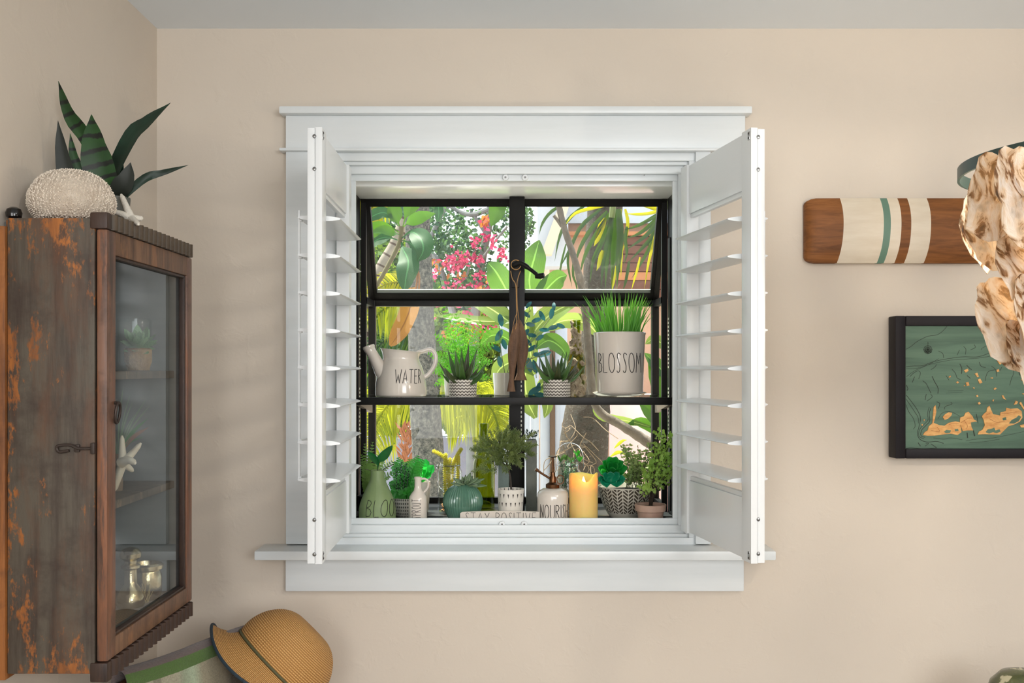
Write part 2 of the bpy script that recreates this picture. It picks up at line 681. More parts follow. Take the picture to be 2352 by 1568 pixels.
# sides: rail following the slope, side pane, bottom rail
for x, sg in ((GX0, 1), (GX1, -1)):
    b = B()
    w = .016 * sg
    d = Vector((w, 0, 0))
    b.prism([(x, YT - .0, ZH), (x, YT + .026, ZH), (x, YB + .026, ZR1), (x, YB - .004, ZR1)], Vector(), d)
    b.box((x, JY1 - .001, ZS), (x + w, JY1 + .018, ZH - .01))
    b.box((x, JY1, ZS), (x + w, YB, ZS + .018))
    b.box((x, JY1, ZR0 - .002), (x + w, YB, ZR1))
    obj('side_frame', b, M['black'], WN, False)
    b = B()
    b.prism([(x, JY1 + .015, ZS + .015), (x, YB - .008, ZS + .015), (x, YB - .008, ZR1), (x, YT + .018, ZH - .02), (x, JY1 + .015, ZH - .02)],
            Vector((w * .35, 0, 0)), Vector((w * .6, 0, 0)))
    obj('side_pane', b, M['pane'], WN, False)
# two sloped sashes
sl = Vector((0, YB - YT, ZR1 - ZH + .002))
sn = Vector((0, -sl.z, sl.y)).normalized()
if sn.y < 0:
    sn = -sn


def slope_box(x0, x1, t0, t1, th0, th1, b):
    p = Vector((0, YT, ZH - .002))
    c = [Vector((x, 0, 0)) + p + sl * t for x, t in ((x0, t0), (x1, t0), (x1, t1), (x0, t1))]
    b.prism(c, sn * th0, sn * th1)


for x0, x1 in ((GX0 + .004, W(1187, 0, 2.98).x), (W(1188, 0, 2.98).x, GX1 - .004)):
    b = B()
    mid_l = .023
    slope_box(x0, x1, 0, .068, 0, .022, b)
    slope_box(x0, x1, .925, 1.0, 0, .022, b)
    slope_box(x0, x0 + mid_l, 0, 1, .0005, .0215, b)
    slope_box(x1 - mid_l, x1, 0, 1, .0005, .0215, b)
    sash = obj('sash', b, M['black'], WN, False)
    b = B()
    slope_box(x0 + .02, x1 - .02, .06, .93, .008, .012, b)
    obj('sash_pane', b, M['dusty'], sash, False)
    b = B()
    slope_box(x0 + .023, x1 - .023, .895, .925, .004, .010, b)
    obj('glazing_putty', b, plain('putty', sr(120, 126, 122), .6), sash, False)
# front post with shelf standard and crank handle
xa, xb = W(1170, 0, 2.86).x, W(1205, 0, 2.86).x
tb('centre_post', (xa, 2.86, ZS), (xb, 2.898, ZH), WN, .0015, 'black')
b = B()
for k in range(22):
    z = 1.27 + k * .0125
    if abs(z - 1.41) > .02:
        b.box((xb - .011, 2.8585, z), (xb - .008, 2.8605, z + .0065))
obj('slot', b, M['slot'], WN, False, kind='stuff')
b = B()
b.tube([W(1184, 607, 2.862), W(1184, 607, 2.835)], .0125, 14)
b.box(W(1175, 600, 2.862), W(1193, 660, 2.852), .002)
b.tube(spline([W(1178, 609, 2.832), W(1196, 605, 2.825), W(1216, 617, 2.82), W(1233, 630, 2.815)], 14), [.009] * 3 + [.0075] * 6 + [.0055] * 6, 10)
b.tube([W(1230, 634, 2.812), W(1241, 634, 2.808), W(1250, 632, 2.805)], [.007, .0085, .0075], 10)
obj('crank_handle', b, M['black'], WN)

# ---------------------------------------------------------------- shelf
SHY = 2.745
ZSH = ZC - (912 - V0) * SHY / F
sh = thing('window_shelf', 'narrow black framed glass shelf across the middle of the garden window', 'shelf', (0.016, 2.9, ZSH - .02))
tb('front_bar', (GX0 + .0055, SHY, ZSH - .0215), (GX1 - .0055, SHY + .022, ZSH - .001), sh, .001, 'black')
tb('back_bar', (GX0 + .0055, 3.04, ZSH - .0215), (GX1 - .0055, 3.055, ZSH - .001), sh, .001, 'black')
b = B()
b.box((GX0 + .006, SHY + .001, ZSH - .003), (xa - .001, 3.054, ZSH))
b.box((xb + .001, SHY + .001, ZSH - .003), (GX1 - .006, 3.054, ZSH))
obj('glass_plate', b, M['pane'], sh, False)
for x, sg in ((GX0 + .006, 1), (GX1 - .006, -1)):
    b = B()
    b.prism([(x, 2.76, ZSH - .021), (x, 3.03, ZSH - .021), (x, 3.03, ZSH - .055)][::1], Vector(), Vector((sg * .012, 0, 0)))
    obj('bracket', b, plain('bracket_wood', sr(120, 104, 92), .6), sh, False)

# ---------------------------------------------------------------- shutters
LZ0, LZ1 = 1.0795, 2.017
LOUV = None


def shutter(label, hin, fin, sg):
    global LOUV
    hin, fin = Vector((*hin, 0)), Vector((*fin, 0))
    d = (fin - hin)
    Wd = d.length
    d.normalize()
    nn = Vector((-d.y, d.x, 0))
    if nn.x * sg < 0:
        nn = -nn
    mt = Matrix(((d.x, nn.x, 0, hin.x), (d.y, nn.y, 0, hin.y), (0, 0, 1, 0), (0, 0, 0, 1)))
    th = .032
    r = thing('window_shutter', label, 'shutter', (hin.x, hin.y, LZ0), group='louvred shutters')

    def pc(name, lo, hi, bev=.0015, m='shutter', parent=r):
        b = B()
        b.box(lo, hi, bev, mat=mt)
        return obj(name, b, M[m], parent)
    sw = .051
    pc('hinge_stile', (0.006, 0, LZ0), (sw, th, LZ1))
    pc('front_stile', (Wd - sw, 0, LZ0), (Wd, th * .48, LZ1))
    pc('edge_strip', (Wd - sw, th * .5, LZ0 + .001), (Wd - .001, th, LZ1 - .002))
    pc('top_rail', (sw, .006, 1.892), (Wd - sw, th - .006, LZ1 - .002))
    pc('bottom_rail', (sw, .006, LZ0 + .002), (Wd - sw, th - .006, 1.2145))
    pc('rail_lip', (sw, .010, 1.882), (Wd - sw, th - .010, 1.892))
    pc('rail_lip', (sw, .010, 1.2145), (Wd - sw, th - .010, 1.225))
    if LOUV is None:
        b = B()
        n = 20
        Lw = Wd - 2 * sw - .004
        prof = [(.0475 * math.cos(2 * PI * k / n), .0058 * math.sin(2 * PI * k / n)) for k in range(n)]
        b.prism([(0, y, z) for y, z in prof], Vector((-Lw / 2, 0, 0)), Vector((Lw / 2, 0, 0)))
        LOUV = mesh_of('louver', b, M['shutter'])
    for k in range(8):
        z = 1.829 - .0822 * k
        m4 = Matrix.Translation(-Vector(r.location)) @ mt @ Matrix.Translation((Wd / 2, th / 2, z)) @ Matrix.Rotation(math.radians(2), 4, 'X')
        inst('louver', LOUV, m4, r)
    b = B()
    b.box((Wd - sw - .03, th / 2 + .046, 1.25), (Wd - sw - .024, th / 2 + .05, 1.85), mat=mt)
    rod = obj('tilt_rod', b, M['shutter'], r, False)
    b = B()
    for k in range(8):
        z = 1.829 - .0822 * k
        b.box((Wd - sw - .032, th / 2 + .042, z - .004), (Wd - sw - .022, th / 2 + .05, z + .006), mat=mt)
    obj('rod_clip', b, M['shutter'], rod, False, kind='stuff')
    for z in (LZ1 - .02, LZ1 - .09, LZ0 + .095, LZ0 + .021):
        b = B()
        b.lathe([(0, 0), (.0045, 0), (.0035, .0025), (0, .003)], mt @ Vector((Wd - .0005, th * .52, z)), 10,
                mat=Matrix.Rotation(PI / 2, 4, 'X'))
        obj('screw', b, M['screw'], r)
    for z in (LZ1 - .016, LZ0 + .016):
        b = B()
        b.box((Wd - .016, -.0012, z - .009), (Wd - .006, .001, z + .009), .001, mat=mt)
        q = obj('strike_plate', b, M['strike'], r)
        b = B()
        for zz in (-.005, .005):
            b.box((Wd - .0128, -.002, z + zz - .0018), (Wd - .0092, 0, z + zz + .0018), mat=mt)
        obj('screw_head', b, M['iron'], q, False)
    for z in (LZ1 - .12, LZ0 + .12):
        b = B()
        b.tube([mt @ Vector((.002, .018, z - .03)), mt @ Vector((.002, .018, z + .03))], .004, 8)
        obj('hinge', b, M['shutter'], r)


shutter('white louvred shutter standing open on the cabinet side of the window', (-.4064, 2.586), (-.3994, 2.137), -1)
shutter('white louvred shutter standing open on the striped paddle side of the window', (.4447, 2.586), (.5209, 2.1416), 1)

# ================================================================ CABINET
XF, XS = -.717, -.739
CY0, CY1 = 1.78, 2.258
CB0, CB1 = .954, 1.768
M['cab'] = wornwood('cabinet_paint', sr(84, 77, 66), sr(52, 38, 31), sr(172, 104, 44), sr(100, 60, 32), .59, 8, .6, (2.2, 2.2, .8), .075)
M['cabdoor'] = wornwood('door_wood', sr(124, 92, 68), sr(72, 50, 38), sr(146, 102, 68), sr(104, 74, 54), .55, 7, .5, (3, 3, .5))
M['stile'] = wornwood('stile_wood', sr(122, 90, 74), sr(60, 44, 37), sr(140, 90, 60), sr(90, 62, 48), .52, 8, .45, (3, 3, .3))
M['flute'] = wornwood('flute_wood', sr(84, 70, 54), sr(46, 32, 24), sr(104, 112, 100), sr(78, 84, 76), .55, 20, .55, (3, 3, .8))
M['flutedark'] = wornwood('flute_dark_wood', sr(62, 43, 33), sr(38, 26, 21), sr(86, 58, 42), sr(60, 40, 32), .6, 12, .5, (3, 3, .8))
M['inside'] = plain('cabinet_inside', sr(112, 115, 114), .7, var=(sr(94, 96, 95), 5, (1, 1, 6)))
M['backboard'] = wornwood('raw_board', sr(150, 92, 42), sr(72, 42, 24), sr(176, 112, 52), sr(120, 70, 34), .5, 7, .6, (3, 3, .3))
cb = thing('wall_cabinet', 'weathered brown wooden wall cabinet with a glass door, hung in the corner', 'cabinet', ((XF + XL) / 2, (CY0 + CY1) / 2, CB0))


def cbx(name, lo, hi, m, parent=None, bev=.002):
    b = B()
    b.box(lo, hi, bev)
    return obj(name, b, M[m], parent or cb)


cbx('side_panel', (XL + .022, CY0, CB0), (XS, CY0 + .016, CB1), 'cab')
cbx('side_panel', (XL + .002, CY1 - .016, CB0), (XS, CY1, CB1), 'inside')
cbx('back_board', (XL + .001, CY0 - .006, CB0 - .01), (XL + .021, CY0 + .03, 1.753), 'backboard')
cbx('back_panel', (XL + .001, CY0 + .03, CB0 + .002), (XL + .01, CY1 - .017, CB1 - .002), 'inside')
cbx('top_panel', (XL + .011, CY0 + .0165, CB1 - .016), (XS, CY1 - .0165, CB1 - .001), 'cab')
cbx('bottom_panel', (XL + .011, CY0 + .0165, CB0 + .03), (XS, CY1 - .0165, CB0 + .046), 'inside')
M['shelf'] = wornwood('shelf_wood', sr(98, 84, 70), sr(60, 52, 46), sr(150, 126, 98), sr(88, 72, 58), .58, 12, .6, (1, 3, 1))
CS1, CS2 = 1.494, 1.247
for z in (CS1, CS2):
    cbx('shelf', (XL + .011, CY0 + .0165, z - .016), (XS - .012, CY1 - .0165, z), 'shelf')
# cornice strips: plain rail with rounded flutes in front
fb = B()
r = .0122
nfl = 18
pitch = (CY1 - CY0 - .024) / nfl
for top, z0, z1, mm in ((1, 1.7495, 1.7785, 'flute'), (0, .943, .974, 'flutedark')):
    co = cbx('cornice_rail', (XS + .0005, CY0 + .001, z0), (XF - .004, CY1 - .001, z1), mm)
    cbx('corner_block', (XS - .008, CY0 - .003, z0 - (.001 if top else .004)), (XF + .002, CY0 + .020, z1), 'flutedark', co, .004)
    b = B()
    prof = [(.0115 * math.sin(a), pitch * .40 * math.cos(a)) for a in [PI * k / 6 for k in range(7)]]
    b.prism([(x, y, 0) for x, y in prof], Vector((0, 0, z0)), Vector((0, 0, z1 - .001)))
    me = mesh_of('flute', b, M[mm])
    for k in range(nfl):
        inst('flute', me, Matrix.Translation(Vector((XF - .005, CY0 + .022 + pitch * (k + .5), 0)) - cb.location), co)
# door
DZ0, DZ1 = .975, 1.749
door = B()
door.box((XS + .003, CY0 + .001, DZ0), (XF, CY0 + .042, DZ1 - .0005), .004, 0)
door.box((XS + .003, CY1 - .032, DZ0), (XF, CY1 + .002, DZ1 - .0005), .004, 0)
door.box((XS + .003, CY0 + .042, DZ1 - .043), (XF - .001, CY1 - .032, DZ1 - .0005), .002, 1)
door.box((XS + .003, CY0 + .042, DZ0), (XF - .001, CY1 - .032, DZ0 + .035), .002, 1)
dr = obj('door', door, [M['stile'], M['cabdoor']], cb)
bd = B()
for (y0, y1, z0, z1) in ((CY0 + .042, CY0 + .049, DZ0 + .035, DZ1 - .043), (CY1 - .040, CY1 - .032, DZ0 + .035, DZ1 - .043),
                         (CY0 + .049, CY1 - .040, DZ1 - .049, DZ1 - .043), (CY0 + .049, CY1 - .040, DZ0 + .035, DZ0 + .041)):
    bd.box((XS + .006, y0, z0), (XF - .004, y1, z1), .002)
obj('glazing_bead', bd, M['flutedark'], dr)
b = B()
b.box((XS + .006, CY0 + .04, DZ0 + .032), (XS + .0085, CY1 - .030, DZ1 - .041))
obj('glass_pane', b, M['cabglass'], dr, False)
# ring pull on the stile
b = B()
yc = CY0 + .034
zc = ZC - (948 - V0) * 1.81 / F
b.ring([(XF + .006 + .002 * math.sin(a), yc + .0105 * math.cos(a), zc + .0185 * math.sin(a)) for a in [2 * PI * k / 28 for k in range(28)]], .0027, 8)
b.tube([(XF - .002, yc, zc + .018), (XF + .008, yc, zc + .018)], .003, 8)
obj('ring_pull', b, M['iron'], dr)
# hook latch on the near side
b = B()
hz = ZC - (1029 - V0) * CY0 / F
x0, x1 = W(138, 0, CY0).x, W(216, 0, CY0).x
b.tube(spline([(x0 + .018, CY0 - .004, hz - .004), (x0, CY0 - .005, hz - .006), (x0 - .002, CY0 - .005, hz + .004), (x0 + .02, CY0 - .005, hz + .006),
               (x0 + .035, CY0 - .005, hz), (x1, CY0 - .005, hz)], 24), .0028, 8)
b.box((x1 - .004, CY0 - .008, hz - .010), (x1 + .004, CY0 + .004, hz + .010), .002)
b.box((x0 + .026, CY0 - .004, hz - .007), (x0 + .036, CY0 + .004, hz + .007), .002)
obj('hook_latch', b, M['iron'], cb)

# ================================================================ ON TOP OF THE CABINET
TOPZ = CB1


def urchin():
    c = Vector((-.818, 1.868, TOPZ + .001))
    t = plain('urchin_shell', sr(214, 202, 186), .85, var=(sr(186, 170, 152), 30, (1, 1, 1)), bump=(160, .9, .006))
    o = thing('sea_urchin_shell', 'pale bumpy round sea urchin shell on top of the wooden cabinet', 'urchin shell', c)
    prof = [(0.01, .004), (.04, .001), (.062, .008), (.074, .026), (.0765, .043), (.072, .061), (.059, .081), (.04, .094), (.02, .099), (.008, .098), (.002, .0955)]
    b = B()
    b.lathe([(r, z) for r, z in prof], c, 60, mod=lambda a, z, r: 1 + .012 * math.cos(10 * a))
    obj('body', b, t, o)
    b = B()
    pts = spline([Vector((r, z, 0)) for r, z in prof[1:]], 60)
    for i in range(2, 56):
        r, z = pts[i].x, pts[i].y
        m = int(2 * PI * r / .0075) + 3
        for k in range(m):
            a = 2 * PI * (k + random.random() * .6) / m
            rr = r * (1 + .012 * math.cos(10 * a)) - .0004
            p = c + Vector((rr * math.sin(a), -rr * math.cos(a), z))
            q = random.choice((.0011, .0015, .0022))
            nn = (p - c - Vector((0, 0, .043))).normalized()
            sd = nn.orthogonal().normalized()
            s2 = nn.cross(sd)
            b.add([p + sd * q, p + s2 * q, p - sd * q, p - s2 * q, p + nn * q * 1.3], [(0, 1, 4), (1, 2, 4), (2, 3, 4), (3, 0, 4)])
    obj('nodule', b, plain('urchin_nodule', sr(226, 214, 198), .8), o, True, kind='stuff')


urchin()


def snake_plant():
    c = Vector((-.787, 1.992, TOPZ))
    o = thing('snake_plant', 'dark green banded snake plant in a grey pot behind the urchin shell', 'plant', c)
    b = B()
    b.lathe([(0, .001), (.024, .001), (.030, .068), (.030, .072), (.026, .072), (.0255, .064), (0, .064)], c, 32)
    obj('pot', b, plain('grey_pot', sr(96, 98, 92), .6), o)
    b = B()
    b.lathe([(0, .0645), (.0254, .0645)], c, 16)
    obj('soil', b, M['soil'], o)
    g1 = leafmat('snake_leaf', sr(36, 78, 28), sr(22, 56, 24), sr(30, 70, 16), .05, .5, band=(sr(8, 17, 9), 46.0))
    g2 = leafmat('snake_leaf_teal', sr(20, 54, 38), sr(12, 33, 22), sr(16, 48, 24), .05, .5, vein=.25, scale=22)
    g3 = leafmat('snake_leaf_dark', sr(26, 33, 24), sr(15, 24, 15), sr(16, 40, 16), .04, .55, scale=16)
    Y = 1.992
    s = S(Y)
    for pts, w, m, roll, wv in (
            ([(262, 474, Y), (240, 420, Y - .012), (218, 345, Y - .02), (210, 263, Y - .01)], 72, g1, .1, 0),
            ([(240, 460, Y), (205, 330, Y + .01), (160, 262, Y - .005), (134, 186, Y - .02)], 38, g1, -.3, 0),
            ([(236, 478, 1.985), (170, 440, 1.975), (146, 370, 1.962), (133, 277, 1.95)], 40, g3, .2, 0),
            ([(246, 478, 1.99), (205, 430, 1.985), (172, 368, 1.98), (161, 306, 1.98)], 26, g1, .2, 0),
            ([(266, 474, Y), (262, 400, Y + .01), (306, 312, Y + .02), (340, 280, Y + .02), (392, 236, Y + .02)], 50, g2, -.45, .05),
            ([(262, 472, Y), (272, 440, Y - .012), (290, 412, Y - .016), (300, 373, Y - .016)], 46, g3, .2, 0),
            ([(270, 472, Y), (290, 445, Y - .01), (335, 408, Y - .01), (375, 396, Y), (433, 379, Y)], 19, g2, .3, .35),
            ([(258, 474, Y), (262, 440, Y + .01), (268, 405, Y + .015), (282, 360, Y + .02)], 40, g2, .1, 0)):
        b = B()
        b.leaf([W(*p) for p in pts], w / s, SNAKE, nseg=14, fold=.22, roll=roll, wave=wv, ncol=4)
        obj('leaf', b, m, o)


snake_plant()


def arm(b, a, c, r0, r1, n=8, bend=0):
    a, c = Vector(a), Vector(c)
    pts = [a.lerp(c, i / 8) + Vector((0, 0, bend * math.sin(PI * i / 8))) for i in range(9)]
    b.tube(pts, [r0 + (r1 - r0) * (i / 8) ** .8 if i < 8 else r1 * .45 for i in range(9)], n)


M['star'] = plain('starfish_white', sr(222, 216, 204), .8, bump=(300, .8, .003))
b = B()
c = W(302, 503, 1.945)
for q, bend in ((W(278, 446, 1.957), 0), (W(262, 486, 1.938), .002), (W(329, 502, 1.955), .001), (W(318, 515, 1.90), 0), (c + Vector((-.02, .045, -.004)), 0)):
    arm(b, c, q, .0088, .0045, 10, bend)
s_ = obj('starfish', b, M['star'])
s_['label'] = 'white slim-armed starfish leaning on the grey pot above the cabinet cornice'
s_['category'] = 'starfish'
b = B()
p = Vector((-.894, 1.802, TOPZ))
b.lathe([(0, .0), (.008, .0), (.0135, .005), (.0145, .012), (.012, .019), (.006, .0225), (0, .023)], p, 20)
s_ = obj('round_knob', b, plain('glossy_black', sr(14, 12, 12), .12))
s_['label'] = 'small glossy black ball at the back corner of the cabinet top'
s_['category'] = 'ornament'

# ================================================================ IN THE CABINET


def rosette(o, c, R, n, mat, tilt0=.15, tilt1=1.25, wid=.42, thick=.12, shape=OVATE, seed=1, lean=(0, 0, 1), up0=0.0):
    """phyllotaxis rosette of fleshy leaves; every leaf an object on shared mesh data."""
    rn = random.Random(seed)
    b = B()
    L = 1.0
    pts = [(0, 0, 0), (0, .35, .02), (0, .7, .10), (0, 1.0, .24)]
    n_ = 8
    sp = spline([Vector(p) for p in pts], n_)
    vs, uvs, fs = [], [], []
    for i, p in enumerate(sp):
        t = i / n_
        w = wid * .5 * interp(shape, t)
        th = thick * (1 - t) + .012
        for x, z in ((-1, .5), (0, .12), (1, .5), (0, -.75)):
            vs.append(p + Vector((x * w, 0, z * th)))
            uvs.append(((x + 1) / 2, t))
    for i in range(n_):
        for k in range(4):
            k2 = (k + 1) % 4
            fs.append((i * 4 + k, i * 4 + k2, (i + 1) * 4 + k2, (i + 1) * 4 + k))
    b.add(vs, fs, 0, uvs)
    me = mesh_of('leaf', b, mat)
    base = Vector((0, 0, 1)).rotation_difference(Vector(lean).normalized()).to_matrix().to_4x4()
    off = Matrix.Translation(Vector(c) - root_loc(o))
    for k in range(n):
        u = k / max(1, n - 1)
        tilt = tilt0 + (tilt1 - tilt0) * u
        s = R * (.5 + .5 * (1 - abs(u - .35))) * rn.uniform(.9, 1.06)
        a = k * 2.39996 + rn.uniform(-.15, .15)
        inst('leaf', me, off @ base @ Matrix.Rotation(a, 4, 'Z') @ Matrix.Translation((0, 0, (1 - u) * -.04 * R + .04 * R + up0)) @ Matrix.Rotation(tilt - .1, 4, 'X') @ Matrix.Diagonal((s, s, s, 1)), o)


M['cork'] = plain('cork', sr(176, 144, 102), .9, var=(sr(128, 98, 64), 40, (1, 1, 1)), bump=(120, 1, .01))
M['succ'] = leafmat('pale_succulent', sr(140, 178, 130), sr(112, 156, 106), sr(150, 190, 110), .1, .5)
z = CS1
c = Vector((W(318, 0, 2.10).x, 2.10, z))
o = thing('potted_succulent', 'pale green rosette succulent in a rough cork pot on the upper cabinet shelf', 'plant', c)
b = B()
b.lathe([(0, .001), (.022, .001), (.027, .02), (.0265, .045), (.022, .048), (0, .046)], c, 24, mod=lambda a, z, r: 1 + .05 * math.sin(7 * a + z * 200) + .03 * math.sin(17 * a))
obj('pot', b, M['cork'], o)
rosette(o, c + Vector((0, 0, .050)), .047, 26, M['succ'], 1.3, -.35, .5, .12, seed=3, lean=(.2, -.5, .8))
c = Vector((W(322, 0, 2.175).x - .012, 2.175, z))
b = B()
b.lathe([(0, .001), (.026, .001), (.034, .02), (.036, .075), (.0355, .112), (.031, .113), (.0305, .1105), (.0330, .109), (.0335, .075), (.031, .02), (.02, .006), (0, .006)], c, 32)
s_ = obj('glass_jar', b, M['clear'])
s_['label'] = 'clear glass jar behind the cork-potted succulent in the cabinet'
s_['category'] = 'jar'

# starfish and air plant on the lower shelf
z = CS2
M['ivory'] = plain('ivory_star', sr(226, 216, 196), .6, var=(sr(204, 186, 158), 25, (1, 1, 1)))
cc = W(282, 1062, 1.99)
b = B()
arm(b, cc, W(324, 1017, 1.995), .010, .0045, 10, -.002)
arm(b, cc, W(280, 1000, 2.0), .010, .004, 10)
arm(b, cc, W(306, 1082, 2.01), .010, .004, 10)
arm(b, cc, W(262, 1128, 1.985), .010, .005, 10)
arm(b, cc + Vector((0, -.008, 0)), W(311, 1064, 1.96), .011, .0055, 10, .006)
s_ = obj('starfish', b, M['ivory'])
s_['label'] = 'ivory starfish standing up on the lower cabinet shelf behind the glass'
s_['category'] = 'starfish'
c = Vector((W(268, 0, 2.06).x, 2.06, z))
o = thing('air_plant', 'wispy spiky air plant on a twig behind the ivory starfish in the cabinet', 'plant', c)
b = B()
b.tube(spline([c, c + Vector((.004, 0, .04)), c + Vector((0, .004, .075))], 8), [.012, .012, .011, .009, .008, .008, .007, .006, .006], 8)
obj('twig', b, plain('twig_bark', sr(120, 98, 76), .8), o)
ga = leafmat('air_leaf', sr(128, 148, 120), sr(96, 120, 92), sr(140, 160, 110), .15, .5)
gr = leafmat('air_leaf_red', sr(150, 104, 88), sr(124, 88, 70), sr(150, 110, 80), .15, .5)
gg = leafmat('air_leaf_green', sr(76, 128, 76), sr(60, 108, 64), sr(90, 150, 70), .15, .5)
base = c + Vector((.002, 0, .07))
for tx, ty, w, m in ((338, 913, 4, ga), (344, 931, 4, ga), (340, 960, 9, gg), (343, 980, 10, gr), (305, 921, 4, ga), (300, 902, 3, ga), (331, 1002, 4, gg),
                     (312, 946, 3, ga), (284, 882, 4, ga), (255, 915, 5, ga), (248, 960, 5, gg), (318, 990, 5, gg)):
    tip = W(tx, ty, 2.06)
    mid = base.lerp(tip, .5) + Vector((-.002, 0, .008))
    b = B()
    b.leaf([base, mid, tip], w / 1110, LANCE, nseg=8, fold=.3)
    obj('leaf', b, m, o)

# antiqued silver vases on the cabinet floor
M['mercury'] = plain('mercury_glass', sr(236, 222, 184), .24, 1, var=(sr(150, 132, 92), 24, (1, 1, 1)), bump=(40, .5, .004))
zb = CB0 + .046
c = Vector((W(300, 0, 2.09).x, 2.09, zb))
b = B()
b.lathe([(0, .001), (.026, .001), (.029, .006), (.027, .022), (.020, .038), (.0125, .048), (.0125, .078), (.019, .082), (.019, .087), (.012, .091), (.012, .097), (.021, .104), (.022, .112), (.016, .121), (.006, .125), (0, .1255)], c, 32)
s_ = obj('silvered_vase', b, M['mercury'])
s_['label'] = 'tall silvered glass bottle vase on the cabinet floor'
s_['category'] = 'vase'
c = Vector((W(338, 0, 2.16).x, 2.16, zb))
b = B()
b.lathe([(0, .001), (.026, .001), (.031, .02), (.031, .05), (.027, .062), (.033, .066), (.034, .074), (.029, .078), (.0275, .073), (.024, .062), (.027, .05), (0, .01)], c, 32)
s_ = obj('silvered_jar', b, M['mercury'])
s_['label'] = 'squat silvered glass jar beside the tall silvered vase in the cabinet'
s_['category'] = 'jar'
c = Vector((W(324, 0, 2.12).x + .006, 2.118, zb))
b = B()
rn = random.Random(4)
for k in range(16):
    a = rn.uniform(0, 2 * PI)
    p = c + Vector((.010 * math.cos(a), .010 * math.sin(a), .002))
    b.tube([p, p + Vector((rn.uniform(-.012, .016), rn.uniform(-.01, .01), rn.uniform(.02, .042)))], .0005, 4)
s_ = obj('straw_tuft', b, plain('straw', sr(186, 164, 110), .7))
s_['label'] = 'little tuft of dry straw between the silvered vase and jar'
s_['category'] = 'straw tuft'

# ================================================================ WALL PADDLE
t = NT('paddle_wood')
g = t.noise(14, 6, .65, (.35, 1, 3.4), dist=1.4)
t.set(color=t.ramp(g, (.3, sr(100, 60, 28)), (.55, sr(134, 84, 42)), (.75, sr(150, 98, 54))), rough=.55, spec=.3)
t.bump(g, .12, .002)
M['pwood'] = t.mat
M['pcream'] = plain('paddle_cream', sr(226, 214, 194), .5, var=(sr(214, 199, 176), 8, (1, 1, 6)))
M['pgreen'] = plain('paddle_green', sr(96, 128, 110), .5)


def paddle():
    Y = 2.556
    s = S(Y)
    zc = ZC - (527 - V0) / s
    hh = 75 / s
    x0 = (1855 - U0) / s
    o = thing('striped_paddle', 'brown wooden paddle with cream and green stripes hung on the beige wall', 'paddle', (x0 + .4, 2.58, zc))
    # bands along the length: (end px, material)
    bands = [(1935, 0), (2027.5, 1), (2043.5, 2), (2068, 1), (2090.5, 0), (2136, 1), (2700, 0)]
    ny, nz = 0, 18
    xs = [1856, 1858, 1862, 1869, 1880, 1905]
    mi = []
    for e, m in bands:
        xs.append(e)
    b = B()
    rows = []
    for px in xs:
        u = (px - 1856) / 26
        k = 1 if u >= 1 else math.sqrt(max(0, 1 - (1 - u) ** 2))
        h = hh * (.90 + .10 * k) * (1 - .10 * (1 - k))
        th = .006 + .032 * (k ** .8) * min(1, .72 + .28 * (px - 1856) / 70)
        row = []
        for i in range(nz + 1):
            f = i / nz * 2 - 1
            bow = (1 - abs(f) ** 3.0)
            zz = zc + f * h
            skew = (6.5 * (1 - f * f) - 3.5 * (1 - f) if px > 1900 and px < 2600 else 0) / s
            row.append(Vector(((px - U0) / s + skew, YW - .004 - .010 - (th - .01) * (.35 + .65 * bow), zz)))
        rows.append(row)
    vs = [p for r_ in rows for p in r_]
    n1 = nz + 1
    nb = len(rows)
    back = [Vector((p.x, YW - .003, p.z)) for p in vs]
    b.add(vs + back, [], 0)
    N = len(vs)
    for i in range(nb - 1):
        m = 0
        for e, mm in bands:
            if xs[i + 1] <= e + .1:
                m = mm
                break
        for k in range(nz):
            b.f.append((i * n1 + k, i * n1 + k + 1, (i + 1) * n1 + k + 1, (i + 1) * n1 + k)); b.m.append(m)
            b.f.append((N + i * n1 + k, N + (i + 1) * n1 + k, N + (i + 1) * n1 + k + 1, N + i * n1 + k + 1)); b.m.append(0)
        for k in (0, nz):
            b.f.append((i * n1 + k, (i + 1) * n1 + k, N + (i + 1) * n1 + k, N + i * n1 + k)); b.m.append(m)
    for i in (0, nb - 1):
        for k in range(nz):
            b.f.append((i * n1 + k, i * n1 + k + 1, N + i * n1 + k + 1, N + i * n1 + k)); b.m.append(0)
    obj('blade', b, [M['pwood'], M['pcream'], M['pgreen']], o)
    b = B()
    b.tube(spline([Vector(((2690 - U0) / s, 2.575, zc)), Vector(((2760 - U0) / s, 2.575, zc)), Vector(((3000 - U0) / s, 2.575, zc))], 8), [.06, .045, .026, .02, .018, .018, .018, .018, .02], 14)
    obj('handle', b, M['pwood'], o)


paddle()

# ================================================================ CARVED CHART


